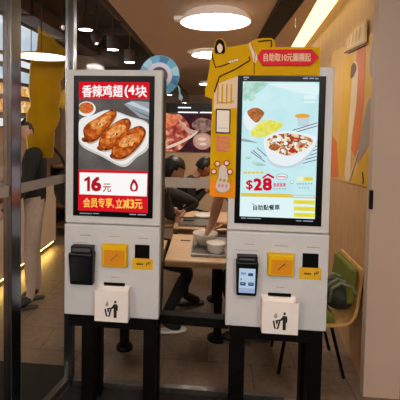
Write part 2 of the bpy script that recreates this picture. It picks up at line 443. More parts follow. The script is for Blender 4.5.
# oblique side glazing running from that post towards the viewer
TH = math.radians(12.3); DIR = Vector((-math.sin(TH), -math.cos(TH), 0)); PN = Vector((math.cos(TH), -math.sin(TH), 0))
S0 = Vector(((w0+w1)/2-.01, YG-.025, 0))
def onD(x, y, d=0.0): return onP(x, y, S0+PN*d, PN)
a0 = (onD(8, 200)-S0).dot(DIR); a1 = (onD(17.5, 200)-S0).dot(DIR)
def pbox(b, s0, s1, n0, n1, z0, z1, m):
    f = lambda s, n, z: S0+DIR*s+PN*n+Vector((0,0,z))
    b.hexa([f(s0,n0,z0),f(s1,n0,z0),f(s1,n1,z0),f(s0,n1,z0),f(s0,n0,z1),f(s1,n0,z1),f(s1,n1,z1),f(s0,n1,z1)], m)
b = MB(); pbox(b, a1, a0, -.03, .02, 0, CZ, m_post); struct(b.build('trim_6', bevel=.003))
b = MB(); pbox(b, a1-.012, a1, -.028, .012, 0, CZ, mat('grey_gasket', (120, 118, 120), rough=.4, metal=.6)); struct(b.build('trim_7'))
b = MB(); pbox(b, .02, a1-.012, -.004, .004, .05, CZ, m_glass_side); wg2 = struct(b.build('window_2'))
z0 = onD(43, 187.5).z; z1 = onD(43, 178.2).z
b = MB(); pbox(b, .021, a1-.013, .0045, .006, z0, z1, m_frost); child(b, 'frosted_band', wg2)
b = MB(); pbox(b, .0, a1-.012, -.02, .02, 0, .05, m_alu2); struct(b.build('trim_8', bevel=.002))
b = MB(); pbox(b, a0, a0+.5, -.004, .004, .05, CZ, m_glass); wg3 = struct(b.build('window_3'))
b = MB(); pbox(b, a0, a0+.5, .0045, .006, z0, z1, m_frost); child(b, 'frosted_band', wg3)
b = MB(); pbox(b, a0, a0+.5, -.02, .02, 0, .05, m_alu2); struct(b.build('trim_9'))
# dark floor areas: vestibule mat and inner strip
m_mat = mat('charcoal_mat', (30, 27, 24), rough=.95, noise=.35, scale=200, bump=.5)
b = MB(); b.hexa([(S0.x+.02,-2.2,0),(1.0,-2.2,0),(1.0,YG-.03,0),(S0.x+.06,YG-.03,0),(S0.x+.02,-2.2,.008),(1.0,-2.2,.008),(1.0,YG-.03,.008),(S0.x+.06,YG-.03,.008)], m_mat)
f = lambda s: S0+DIR*s+PN*.03
b = MB(); pts = [f(.0), f(2.6), Vector((1.0, f(2.6).y, 0)), Vector((1.0, YG-.03, 0)), Vector((S0.x+.04, YG-.03, 0))]
b.prism([p+Vector((0,0,.001)) for p in pts], (0,0,.007), m_mat); tag(b.build('entrance_mat'), 'dark charcoal entrance mat in front of the glass, under both kiosks', 'mat')
e0 = onZ(0, 362, 0); e1 = onZ(65, 366.5, 0)
f2 = lambda s: S0+DIR*s-PN*.03
b = MB(); pts = [Vector((-2.0, e0.y, 0)), Vector((f2(0).x-.005, e1.y, 0)), Vector((f2(0).x, f2(0).y, 0)), f2(1.6), Vector((-2.0, f2(1.6).y, 0))]
b.prism([p+Vector((0,0,.001)) for p in pts], (0,0,.006), m_mat); tag(b.build('door_mat'), 'dark mat on the tile floor just behind the left side glazing', 'mat')

# ------------------------------------------------------------------ screens: picture materials
def E(n, rgb, s=1.0, **k): return emat(n, rgb, s, **k)
e_red = E('screen_red', (214, 22, 38)); e_white = E('screen_white', (250, 248, 246)); e_yel = E('screen_yellow', (255, 206, 84))
e_slate = E('screen_slate', (84, 78, 76), rgb2=(106, 99, 95), scale=8); e_dred = E('screen_dark_red', (176, 24, 34))
e_plate = E('screen_plate', (236, 233, 230)); e_plate2 = E('screen_plate_shade', (204, 200, 196))
e_wing = E('screen_wing', (150, 62, 20), rgb2=(222, 132, 58), rgb3=(192, 92, 32), scale=34)
e_plshadow = E('screen_plate_tone', (196, 176, 160)); e_wingh = E('screen_wing_spot', (246, 206, 150))
e_wingd = E('screen_wing_dark', (96, 32, 12), rgb2=(168, 76, 28), scale=80)
e_wingl = E('screen_wing_light', (206, 112, 44), rgb2=(240, 176, 106), scale=60)
e_salsa = E('screen_salsa', (200, 40, 24), rgb2=(110, 130, 50), rgb3=(226, 110, 60), scale=110)
e_napk = E('screen_napkin', (150, 158, 166)); e_napk2 = E('screen_napkin_light', (196, 204, 212)); e_napk3 = E('screen_fork', (108, 116, 126))
e_tiny = E('screen_tiny', (150, 160, 176))
e_sky = E('screen_pale_blue', (206, 238, 242), rgb2=(188, 230, 234), scale=7); e_pale = E('screen_pale', (224, 244, 246))
e_green = E('screen_green', (160, 204, 186), rgb2=(190, 226, 214), scale=40)
e_brown = E('screen_brown', (196, 122, 70), rgb2=(150, 84, 44), scale=90); e_lemon = E('screen_lemon', (220, 216, 60), rgb2=(236, 232, 130), scale=70)
e_bowl = E('screen_bowl', (232, 240, 244)); e_bowl2 = E('screen_bowl_shade', (196, 212, 222))
e_food = E('screen_salad', (150, 78, 46), rgb2=(246, 232, 206), rgb3=(216, 178, 130), scale=85, voro=True)
e_redfood = E('screen_tomato', (190, 52, 36)); e_purp = E('screen_purple', (120, 80, 120)); e_ora = E('screen_orange', (230, 168, 60))
e_price = E('screen_price', (206, 14, 44)); e_lime = E('screen_lime', (226, 222, 70)); e_gold = E('screen_gold', (226, 196, 66))
e_gtxt = E('screen_grey_text', (150, 168, 172)); e_dtxt = E('screen_dark_text', (48, 58, 66)); e_cream = E('screen_cream', (240, 240, 204)); e_gbox = E('screen_grey_box', (198, 200, 176))
e_pink = E('screen_pink', (224, 130, 140))

def left_picture(c):
    c.put([(78.6,81.6),(149.2,82.5),(148,212.9),(78.6,210.5)], e_slate)
    # napkin and fork, salsa bowl
    c.put([(124,104),(132,100.5),(149,102),(149,119),(140,117)], e_napk)
    c.put([(126,103),(133,101.5),(149,109),(149,112)], e_napk2); c.put([(130,108),(149,115.5),(149,118)], e_napk3)
    c.ell(86.5,108.5,9.3,7.4,e_plate); c.ell(86.2,107.6,7.6,5.6,e_salsa)
    c.rect(78.6,100,78.9,117,e_slate)
    # plate and wings
    c.smooth([(79,120.5),(93,114.5),(109,109.5),(130,116),(149,124),(148.5,147),(137,157),(124,166.5),(102,156),(80,143.5)], e_plate2)
    c.smooth([(79.5,120.5),(94,114.5),(109,110.5),(130,117),(148,125),(147,145),(136,155),(123,164),(103,154),(81,142)], e_plate)
    for pts in ([(82.5,130.5),(87,123),(97,117),(106,111.5),(113,108.6),(117.6,112),(113,122),(105,132),(96,141),(86.5,142.5)],
                [(98,146),(102,133),(112,124),(121,118.5),(129,117.5),(131.5,124.5),(124,139),(115,148),(103,151)],
                [(111,152),(117,138),(128,129.5),(140,124.5),(146.5,130),(143,141),(134,152),(124,159),(114,159)]):
        mx = sum(p[0] for p in pts)/len(pts); my = sum(p[1] for p in pts)/len(pts)
        pts = [(mx+(p[0]-mx)*.96, my+(p[1]-my)*.95) for p in pts]
        c.smooth([(p[0]+.5, p[1]+1.5) for p in pts], e_plshadow)
        c.smooth(pts, e_wingd)
        c.smooth([(mx-.3+(p[0]-mx)*.9, my-.5+(p[1]-my)*.88) for p in pts], e_wing)
        c.smooth([(mx+(p[0]-mx)*.62+1.0, my+(p[1]-my)*.42-2.8) for p in pts], e_wingl)
        for q in range(7):
            a_ = q*2.4+mx; rr = .25+.5*((q*37) % 10)/10
            c.ell(mx+(pts[3][0]-mx)*rr*math.cos(a_)*.9, my+(pts[1][1]-my)*rr*math.sin(a_)*.8, 1.0, .6, (e_wingd, e_wingh)[q % 2], a_)
        c.ell(pts[0][0]+1.5, pts[-1][1]-2.2, 3.2, 2.2, e_wingd, .5)
    # title bar
    c.put([(78.6,81.6),(149.2,82.5),(149.2,98.8),(78.6,98.2)], e_red)
    c.bold('香辣鸡翅', 82, 84.8, 122.8, 97, e_white, .45)
    c.bold('(4', 124.5, 85.2, 134.7, 97.6, e_white, .55); c.bold('块', 135.3, 85.6, 146.8, 97.2, e_white, .45)
    # price bar and member offer
    c.put([(78.6,169.2),(149,170.6),(148.2,212.9),(78.6,210.5)], e_red)
    c.put([(80,172),(147.5,173.2),(147,196),(80,194)], e_white)
    c.put([(90.6,176.2),(90.6,191),(87.6,191),(87.6,180.2),(84.8,181.4),(84.8,178.8),(88.6,176.2)], e_dred); c.bold('6', 91.6,176.2,102,191.2, e_dred, 1.6); c.bold('元', 103.5,183.2,111.8,191.6, e_dred, .3)
    c.smooth([(134.2,178.6),(138.2,184),(138,189.5),(134.4,191.2),(131,189.4),(130.9,184.5)], e_dred)
    c.smooth([(134.3,182.6),(136.3,186),(135.8,189),(134.4,189.6),(132.9,188.8),(132.7,186)], e_white)
    c.bold('会员专享,', 83.8,197.6,114.8,207.8, e_yel, .35); c.bold('立减', 116.4,198.4,130.2,208.4, e_yel, .35)
    c.bold('3', 130.6,199,134.8,208.2, e_yel, .5); c.bold('元', 135,199,142.8,208.6, e_yel, .35)

def right_picture(c):
    c.put([(243,81.4),(320.5,82),(313.6,219.5),(239.5,215.6)], e_sky)
    c.smooth([(244,84),(252,82.5),(268,83),(262,90),(250,97),(243.5,100)], e_green)
    c.smooth([(246,96),(250,93),(256,97),(251,101)], e_green)
    c.smooth([(270,84),(300,83),(318,84),(318,95),(290,90)], e_pale)
    c.rect(305,95,317,99,e_pale); c.rect(304,101,316,103,e_pale)
    # bread roll, lemon leaf, cup
    c.smooth([(245,112),(252,112),(258,122),(262,128),(250,130),(244,122)], e_bowl)
    c.smooth([(247.5,113),(251,108.5),(258,107.5),(264.5,112),(262,117.5),(256,122)], e_brown)
    c.smooth([(251,131.5),(259,122.5),(268,119.5),(280,121.5),(283.5,125),(275,132),(265,136),(253.5,136)], e_lemon)
    c.put([(297.5,117),(310.5,117),(309,126),(299,126)], e_bowl2); c.ell(303,115.6,7.6,2.2,e_ora)
    c.smooth([(240,140),(244,138),(258,142),(250,141.5)], e_gtxt)
    # striped cloth
    for k, (x0, y0, x1, y1) in enumerate(((293,130,318,122.5),(295,132,318,125.5),(251,151,265,161),(257,147,275,163),(253,149.5,262,157),(312,143,318,139),(309,147.5,317.5,142),(306,151.5,317.5,145.5),(303,155,317,149),(299,159,317,152.5),(296,162,316.5,156),(303,163,316.5,159.5))):
        c.line([(x0, y0), (x1, y1)], .8, e_purp)
    # bowl of salad
    c.smooth([(264,141),(272,133.5),(292,130.5),(315,136),(317,142),(310,155),(296,166),(280,167.5),(269,161)], e_bowl2)
    c.smooth([(264,141),(272,133.5),(292,130.5),(315,136),(316.5,141),(309,153),(295,163.5),(281,165),(269,158)], e_bowl)
    c.smooth([(266.5,142),(274,135),(292,133),(312,138.5),(310,146),(300,151.5),(288,155),(274,150)], e_food)
    c.smooth([(289,149.5),(293,147.5),(296,149),(295,152),(290,152)], e_redfood); c.ell(301.5,146,1.7,1.6,e_redfood); c.smooth([(292,137),(298,137.4),(300,139.2),(294,138.6)], e_redfood)
    c.smooth([(269,146),(275,143),(281,146),(276,150),(271,149)], e_brown)
    for x, y, r in ((279,139,2.6),(286,143,2.2),(304,141,2),(283,150,2),(274,140.5,1.6),(296,143,1.8)): c.ell(x, y, r, r*.8, e_bowl)
    # price
    c.smooth([(245,156.5),(250,155.5),(251,158),(246,158.5)], e_green); c.smooth([(252,161),(262,162.5),(266,165),(256,165)], e_green)
    for k in range(5): c.rect(243.5+k*4.2,171,246.8+k*4.2,172.8,e_gold)
    c.bold('$', 246,179.2,252.8,189.8, e_price, .5); c.bold('2', 253.4,177.6,262.2,190, e_price, 1.3); c.bold('8', 262.6,177.2,272,190.2, e_price, 1.3)
    c.put([(262,177),(268,172.6),(274.6,176.4),(273.6,178.2),(267.8,175),(263,178.2)], e_price)
    c.ell(282,176.3,6,3.2,e_gtxt); c.ell(282,176.3,5.3,2.6,e_pale); c.line([(277.5,176),(286.5,176.6)],1.2,e_pink)
    for k in range(4): c.rect(273.4+k*3.2,182.6,276+k*3.2,186.2,e_pink)
    for k in range(5): c.rect(273.4+k*2.7,187.8,275+k*2.7,188.9,e_gtxt)
    c.ell(291.5,181.8,1.8,1.8,e_gtxt); c.ell(291.5,181.6,1.3,1.3,e_pale)
    c.rect(296.5,176.5,303,180.5,e_cream); c.rect(303.6,176.6,312.4,180.6,e_lime); c.line([(304.5,178.6),(311.5,178.8)],1.4,e_gold)
    for k in range(6): c.rect(296.5+k*2.7,183,298.2+k*2.7,184.2,e_gtxt)
    for k in range(4): c.rect(298.5+k*2.7,187,300+k*2.7,188,e_gtxt)
    c.put([(240.6,192),(291,193.8),(291,197.2),(240.6,195.4)], e_gold); c.put([(291,194.4),(315,195.4),(314.6,198.6),(291,197.4)], e_gbox)
    c.line([(293,195.9),(313,196.9)], .9, e_pale)
    c.put([(240.6,196),(291,197.6),(314.4,199),(313.4,219.3),(239.7,215.5)], e_pale)
    for y in (199.6, 206.2, 212.6):
        c.put([(293.2,y),(314.2,y+.9),(313.8,y+5.2),(293,y+4.2)], e_lime); c.line([(297,y+2.4),(308,y+2.9)], .9, e_gold)
    c.bold('自助點餐單', 253,204.2,279.4,209.8, e_dtxt, .25); c.line([(251.5,202.8),(254,204)], .8, e_gtxt)

# ------------------------------------------------------------------ the two kiosks
def screws(*a): pass
def make_kiosk(S):
    YK = S['Y']
    F = lambda x, y, d=0.0: onY(x, y, YK-d)
    hou = S['housing']; low = S['low']
    tl, tr, sl, sr = [F(*p) for p in hou]; bl, br = [F(*p) for p in low]
    X0 = (tl.x+sl.x+bl.x)/3; X1 = (tr.x+sr.x+br.x)/3; ZT = (tl.z+tr.z)/2; ZS = (sl.z+sr.z)/2; ZB = (bl.z+br.z)/2
    root = empty('self_order_kiosk', ((X0+X1)/2, YK+.12, 0), label=S['label'], cat='kiosk')
    def rect(x0, y0, x1, y1, d=0.0):
        a, b_, c_, d_ = F(x0,y0,d), F(x1,y0,d), F(x1,y1,d), F(x0,y1,d)
        return (a.x+d_.x)/2, (b_.x+c_.x)/2, (c_.z+d_.z)/2, (a.z+b_.z)/2
    def quad(p4, d=0.0):
        a, b_, c_, d_ = [F(x, y, d) for x, y in p4]     # TL TR BR BL
        return (a.x+d_.x)/2, (b_.x+c_.x)/2, (c_.z+d_.z)/2, (a.z+b_.z)/2
    # upper shell with bezel
    b = MB(); b.box(X0, X1, YK, YK+.055, ZS+.002, ZT, m_shell); child(b, 'upper_housing', root, bevel=.006, seg=3)
    b = MB(); b.box(X0+.012, X1-.004, YK+.055, YK+.225, ZB+.01, ZT-.03, m_black); child(b, 'rear_casing', root, bevel=.006)
    b = MB(); b.box(X0, X1, YK-.012, YK+.055, ZB, ZS-.002, m_panel); lowp = child(b, 'lower_panel', root, bevel=.006, seg=3)
    bz = quad(S['bezel'], .004)
    b = MB(); b.box(bz[0], bz[1], YK-.006, YK+.002, bz[2], bz[3], m_bezel)
    for x0, y0, x1, y1 in S['icons']:
        r = rect(x0, y0, x1, y1, .006); b.box(r[0], r[1], YK-.0066, YK-.006, r[2], r[3], S['icm'])
    bez = child(b, 'screen_bezel', root, bevel=0)
    # the lit picture, laid on the bezel glass
    dq = quad(S['display'], .006); (ax, ay), (bx_, by_), (cx, cy), (dx, dy) = S['display']
    def pic(x, y):
        v = .5
        for _ in range(4):
            xl = ax+(dx-ax)*v; xr_ = bx_+(cx-bx_)*v; u = (x-xl)/(xr_-xl)
            yt = ay+(by_-ay)*u; yb_ = dy+(cy-dy)*u; v = (y-yt)/(yb_-yt)
        u = min(max(u, 0), 1); v = min(max(v, 0), 1)
        return Vector((dq[0]+(dq[1]-dq[0])*u, YK-.0064, dq[3]+(dq[2]-dq[3])*v))
    c = Canvas(pic, step=(0, -.00004, 0)); S['picture'](c); child(c.mb, 'display', bez)
    YL = YK-.012
    FL = lambda d=0.0: d+.012
    # payment terminal in its holder
    t = S['term']
    r = rect(*t['body'], FL(.05))
    b = MB(); zt = r[3]; zb = r[2]
    b.hexa([(r[0]+.006,YL-.045,zb),(r[1]-.006,YL-.045,zb),(r[1]-.006,YL,zb),(r[0]+.006,YL,zb),(r[0],YL-.06,zt),(r[1],YL-.06,zt),(r[1],YL,zt),(r[0],YL,zt)], m_black)
    term = child(b, 'payment_terminal', root, bevel=.006)
    r2 = rect(*t['head'], FL(.04)); b = MB(); b.box(r2[0], r2[1], YL-.045, YL, zt-.01, r2[3], m_black)
    b.box(r2[0]+.008, r2[1]-.012, YL-.047, YL-.045, zt+.006, r2[3]-.008, mat('terminal_grey', (70,70,74), rough=.4)); hd = child(b, 'terminal_head', term, bevel=.004)
    if 'screen' in t:
        r3 = rect(*t['screen'], FL(.056)); f = (zt-r3[3])/(zt-zb), (zt-r3[2])/(zt-zb)
        ya, yb_ = YL-.06+.015*f[0]-.001, YL-.06+.015*f[1]-.001
        def ts(u, v): return Vector((r3[0]+(r3[1]-r3[0])*u, ya+(yb_-ya)*v, r3[3]+(r3[2]-r3[3])*v))
        c = Canvas(ts, step=(0,-.0002,0))
        c.rect(0,0,1,1,E('terminal_screen', (176,198,220)))
        blu = E('terminal_icon', (50,66,110)); c.rect(.1,.16,.42,.26,E('terminal_line',(130,150,180))); c.rect(.56,.18,.86,.3,blu)
        c.rect(.1,.4,.16,.48,blu)
        for u in (.08,.58): c.rect(u,.56,u+.34,.7,blu); c.rect(u+.08,.59,u+.26,.64,E('terminal_icon_light',(120,140,180)))
        c.rect(0,.8,1,1,E('terminal_foot',(150,168,200)))
        child(c.mb, 'terminal_screen', term)
    else:
        r3 = rect(*t['glass'], FL(.056)); f = (zt-r3[3])/(zt-zb), (zt-r3[2])/(zt-zb)
        ya, yb_ = YL-.06+.015*f[0]-.001, YL-.06+.015*f[1]-.001
        b = MB(); b.prism([(r3[0],ya,r3[3]),(r3[1],ya,r3[3]),(r3[1],yb_,r3[2]),(r3[0],yb_,r3[2])], (0,-.0006,0), mat('dark_screen', (16,18,22), rough=.15)); child(b, 'terminal_screen', term)
    # yellow contactless reader
    r = quad(S['reader'], FL(.02)); b = MB()
    e = .006
    b.hexa([(r[0]+e,YL-.03,r[2]+e),(r[1]-e,YL-.03,r[2]+e),(r[1],YL,r[2]),(r[0],YL,r[2]),(r[0]+e,YL-.03,r[3]-e),(r[1]-e,YL-.03,r[3]-e),(r[1],YL,r[3]),(r[0],YL,r[3])], m_yellow)
    rd = child(b, 'contactless_reader', root, bevel=.004)
    b = MB(); b.box(r[0]+.016, r[1]-.014, YL-.0315, YL-.03, r[2]+.014, r[3]-.028, m_orange)
    cxm, czm = (r[0]+r[1])/2, (r[2]+r[3])/2-.006
    b.bar((cxm-.018, YL-.0322, czm-.016), (cxm+.014, YL-.0322, czm+.016), .004, .001, S['slash'], up=(0,1,0))
    b.bar((cxm+.012, YL-.0322, czm+.008), (cxm+.018, YL-.0322, czm+.02), .004, .001, S['slash'], up=(0,1,0))
    child(b, 'reader_pad', rd)
    # scanner window, sticker, slot, print lines
    r = rect(*S['scan'], FL()); b = MB(); b.box(r[0], r[1], YL-.003, YL+.001, r[2], r[3], m_bezel); child(b, 'scanner_window', root, bevel=.001)
    r = rect(*S['sticker'], FL()); b = MB(); b.box(r[0], r[1], YL-.0012, YL, r[2], r[3], m_sticker)
    h = r[3]-r[2]; w = r[1]-r[0]
    for u0, u1, v0, v1 in ((.22,.30,.42,.56),(.31,.38,.42,.56),(.39,.46,.42,.56),(.48,.54,.42,.56),(.68,.72,.36,.62),(.74,.84,.5,.58),(.74,.82,.62,.7),(.84,.88,.6,.72)):
        b.box(r[0]+w*u0, r[0]+w*u1, YL-.0016, YL-.0012, r[2]+h*v0, r[2]+h*v1, m_ink)
    child(b, 'instruction_sticker', root)
    r = rect(*S['slot'], FL()); b = MB(); b.box(r[0], r[1], YL-.004, YL+.001, r[2], r[3], m_bezel); child(b, 'receipt_slot', root, bevel=.001)
    b = MB()
    for x0, y0, x1, y1 in S['prints']:
        r = rect(x0, y0, x1, y1, FL()); b = MB(); b.box(r[0], r[1], YL-.0006, YL, r[2], r[3], m_greyprint)
        child(b, 'printed_caption', root)
    # receipt bin box with its symbol
    D = .07
    r = quad(S['bin'], FL(D)); zt = r[3]; zb = r[2]
    b = MB(); w = .003
    b.box(r[0], r[1], YL-D, YL-D+w, zb, zt, m_white); b.box(r[0], r[0]+w, YL-D+w, YL, zb, zt+.004, m_white); b.box(r[1]-w, r[1], YL-D+w, YL, zb, zt+.004, m_white)
    b.box(r[0]+w, r[1]-w, YL-.004, YL, zb, zt+.006, m_white); b.box(r[0]+w, r[1]-w, YL-D+w, YL-.004, zb, zb+w, m_white); b.box(r[0]+w, r[1]-w, YL-D+w, YL-.004, zt-.03, zt-.026, m_white)
    bn = child(b, 'receipt_bin', root)
    W = r[1]-r[0]; H = zt-zb
    c = Canvas(lambda u, v: Vector((r[0]+W*u, YL-D-.0004, zt-H*v)), step=(0,-.0002,0))
    c.ell(.62,.34,.035,.046,m_ink)
    c.put([(.57,.41),(.67,.41),(.70,.46),(.70,.62),(.665,.62),(.665,.86),(.575,.86),(.575,.55),(.50,.59),(.43,.58),(.43,.54),(.50,.53),(.56,.45)], m_ink)
    c.line([(.32,.58),(.365,.82),(.44,.82),(.49,.58)], .05, m_ink)
    c.put([(.37,.56),(.44,.54),(.44,.66),(.40,.70)], m_ink)
    c.put([(.335,.40),(.40,.37),(.43,.43),(.385,.50),(.33,.48)], m_greyprint); c.ell(.38,.36,.03,.025,m_greyprint)
    child(c.mb, 'bin_symbol', bn)
    # stand: black frame and four legs
    b = MB(); b.box(X0+.025, X1-.012, YK+.0, YK+.234, ZB-.07, ZB-.001, m_steel_black); child(b, 'stand_frame', root, bevel=.003)
    lw = S['legw']
    fx0 = F(*S['legL']).x; fx1 = F(*S['legR']).x
    for fx in (fx0, fx1):
        for yy in (YK+.04, YK+.234-lw/2-.006):
            b = MB(); b.box(fx-lw/2, fx+lw/2, yy-lw/2, yy+lw/2, .0085, ZB-.07, m_steel_black)
            b.box(fx-lw/2-.004, fx+lw/2+.004, yy-lw/2-.004, yy+lw/2+.004, .0081, .016, m_steel_black)
            child(b, 'leg', root, bevel=.002)
    return root, (X0, X1, ZT, ZS, ZB)

KL = dict(Y=2.10, label='self-order kiosk on the left with chicken wings on its screen', picture=left_picture,
    housing=[(67.3,69),(163,70.5),(64.6,222.5),(160,227)], low=[(64,312.5),(158.8,319.4)],
    bezel=[(73.6,75.2),(154.6,76.4),(152.6,218.6),(73.4,215.2)], display=[(78.6,81.6),(149.2,82.5),(148,212.9),(78.6,210.5)],
    icons=[(79.5,213,92,213.7),(93,213.2,99,213.9),(129.5,213.9,136,214.9),(137.5,214.2,146,215.2)], icm=e_tiny,
    term=dict(body=(68.6,253.4,93.2,285.5), head=(71.2,246.4,92.6,254), glass=(70.8,257,91,282)),
    reader=[(100.9,243.6),(128.2,245.2),(126.8,268.8),(102,266.6)], slash=mat('faded_hand_mark', (170, 60, 20), rough=.5),
    scan=(134.9,244.8,149.6,258.2), sticker=(132,258.4,152.9,269.6), slot=(104,282.6,125,286), prints=[(80,234.8,91,235.6),(72,242.2,88,242.7),(109,236.2,120,236.9),(138,238,148,238.7),(111,277,119,277.6)],
    bin=[(94.5,290),(128.4,292.6),(127.6,323),(94.5,320.8)], legL=(87,360), legR=(149,360), legw=.068)
KR = dict(Y=2.00, label='self-order kiosk on the right with a salad bowl and dollar price on screen', picture=right_picture,
    housing=[(231.4,65.6),(333.4,68.2),(227.6,230),(329.6,234.5)], low=[(224.6,324.5),(326.2,330.5)],
    bezel=[(238,75),(326.6,77),(320.6,227),(234,222.5)], display=[(243,81.4),(320.5,82),(313.6,219.5),(239.5,215.6)],
    icons=[(243.5,76.6,249,78.2),(244,79.2,247,80),(303,77.6,308,79),(309.5,77.8,314,79),(315,78,318.5,79.2),(241,217.6,246,218.6),(247,218,261,218.8),(296,220.4,301.5,221.2),(303,220.6,313,221.6)], icm=e_tiny,
    term=dict(body=(235.8,262,258.2,296.6), head=(237.4,256.4,257.6,264), screen=(239,268.4,255.2,293.6)),
    reader=[(266.6,252.6),(295.4,254.6),(294.4,278),(268,275.6)], slash=mat('dark_hand_mark', (84, 48, 12), rough=.5),
    scan=(302.4,253.4,318.4,267.6), sticker=(299,267.8,321.4,279.6), slot=(268,293,291,296.6), prints=[(244,243.8,254,244.5),(235,250,258,250.6),(275,245.4,288,246.2),(307,247,319,247.8),(276,287,284,287.6)],
    bin=[(262,302),(298.6,303.5),(298,335.5),(262,333)], legL=(237.5,370), legR=(315,370), legw=.068)
kl, dl = make_kiosk(KL)
kr, dr = make_kiosk(KR)
# black beam tying the two stands together
a = Vector((dl[1]-.012, KL['Y']+.10, dl[4]-.036)); c_ = Vector((dr[0]+.025, KR['Y']+.10, dr[4]-.036))
b = MB(); b.bar(a+Vector((.002,0,0)), c_-Vector((.002,0,0)), .06, .05, m_steel_black); tag(b.build('stand_beam', bevel=.002), 'black steel beam joining the stands of the two kiosks', 'beam')

# ------------------------------------------------------------------ die-cut board fixed on the right kiosk's front edge
YB = KR['Y']-.0075
Fb = lambda x, y: onY(x, y, YB)
BM = {k: mat('board_'+k, v, rough=.7, spec=.1, noise=.05, scale=10) for k, v in dict(yellow=(206,160,2), pale=(226,200,170), gold=(196,150,40), orange=(232,140,20), black=(20,16,14), white=(232,224,214), red=(216,44,60), pink=(222,130,120), skin=(232,206,190), crimson=(170,24,30), edge=(236,214,150), ghost=(206,196,196)).items()}
outline = [(238,75.4),(236.8,120),(235,198.4),(209.6,196.2),(210.6,140),(212,110),(212,99),(205.2,96.5),(205,90),(206.5,84),(209,70),(210.6,58),(211.6,51.5),(214,48.5),(214.4,44),(216.4,39.8),(219.6,38),(223.6,39.6),(225.8,44),(226.2,47.6),(236,45.6),(248.4,43.6),(251.4,41),(256,39),(264,38),(271.6,37.8),(274.4,40.6),(275.2,46.8),(320.4,47.2),(319.4,75.2),(280,75.3)]
bd = empty('die_cut_display_board', Fb(236,198).xyz, label='yellow die-cut promotion board with a woman printed on it, framing the right kiosk screen', cat='display board')
b = MB(); b.prism([Fb(x, y) for x, y in outline], (0, .0045, 0), BM['yellow'], BM['edge']); child(b, 'board_panel', bd)
c = Canvas(Fb, step=(0, -.00025, 0))
c.put([(213.5,110),(214,92),(217,84),(238,76),(237,108)], BM['pale'])
for x in (218,222.5,227,231.5): c.line([(x,84),(x-.5,104)], 1.6, BM['yellow'])
c.put([(210,180),(235.6,182),(235,198.2),(209.8,196)], BM['orange'])
c.line([(218,102),(226,103),(234,101)], 1.2, BM['gold'])
# woman: long dark hair, face, yellow jacket with black stripes
c.smooth([(214.6,50),(215.4,44),(217,40.6),(219.6,39.2),(223,41),(224.8,46),(225,52),(221,55),(216,54)], BM['black'])
c.smooth([(217.2,46.5),(219.5,43.6),(222.2,46),(222.4,50),(220,53),(217.8,51)], BM['skin'])
c.put([(216.5,53),(220,54.5),(222.5,53),(221,57),(218,57)], BM['yellow'])
c.line([(211.8,53),(213.2,60),(215.6,67.4),(222,66),(230,63)], 1.2, BM['black'])
c.line([(214.4,92.5),(217,84),(219.4,76.6),(236,69),(250,60.4)], 1.3, BM['black'])
c.line([(250,60),(249,56.5)], 1.2, BM['black'])
c.line([(258,41.8),(265,40.8),(271.4,40.6),(271.4,47.2)], 1.4, BM['black'])
c.line([(254,62.8),(254.2,74.5)], .6, BM['black'])
c.smooth([(248.6,44.5),(251,43.5),(254.6,51),(257.4,57.5),(256,62),(253.4,61.6),(252,55)], BM['skin'])
c.line([(251.2,44),(255.2,54),(254.6,61.6)], .7, BM['crimson'])
for k in range(4): c.rect(229+k*2.4,61.2-k*.7,230.8+k*2.4,63-k*.7,BM['white'])
# small framed card, text block, emblem
c.put([(216,108.6),(230.6,109.4),(230,133.6),(215.6,133)], BM['black']); c.put([(217,110),(229.5,110.7),(229,132.4),(216.6,131.8)], BM['white'])
c.line([(218.5,128),(227.5,128.4)], 1.2, BM['ghost'])
for r_ in range(4):
    for k in range(5): c.rect(216.4+k*2.7,136+r_*4.1,218.4+k*2.7,138.8+r_*4.1,BM['pink'])
c.smooth([(223,164.5),(226.5,168),(228,178),(230,187),(225,191.6),(219,191.4),(215.5,186),(218.5,176),(219.5,168)], BM['ghost'])
for x, y in ((217.4,163.4),(226.6,162.9),(213.8,171.2),(229.8,171.4)):
    c.ell(x, y, 3.0, 3.0, BM['crimson']); c.ell(x, y, 2.0, 2.0, BM['skin'])
for k in range(3): c.rect(219+k*4,178+k*.6,221.4+k*4,181+k*.6,BM['gold']); c.rect(218+k*3.6,184,220+k*3.6,187,BM['pink'])
child(c.mb, 'board_print', bd)
# red arrow plaque in front of the board
arrow = [(261.4,50.2),(311,49.8),(318.4,57.6),(309.8,65.8),(262.5,65.8),(257,57.4)]
b = MB(); b.prism([Fb(x, y)+Vector((0,-.014,0)) for x, y in arrow], (0, .0065, 0), BM['red'])
ar = child(b, 'arrow_plaque', bd)
c = Canvas(lambda x, y: Fb(x, y)+Vector((0,-.0141,0)), step=(0,-.0003,0))
c.bold('自助取10元圖欄起', 263.2, 53.6, 310, 62, BM['pale'], .3); child(c.mb, 'arrow_lettering', ar)

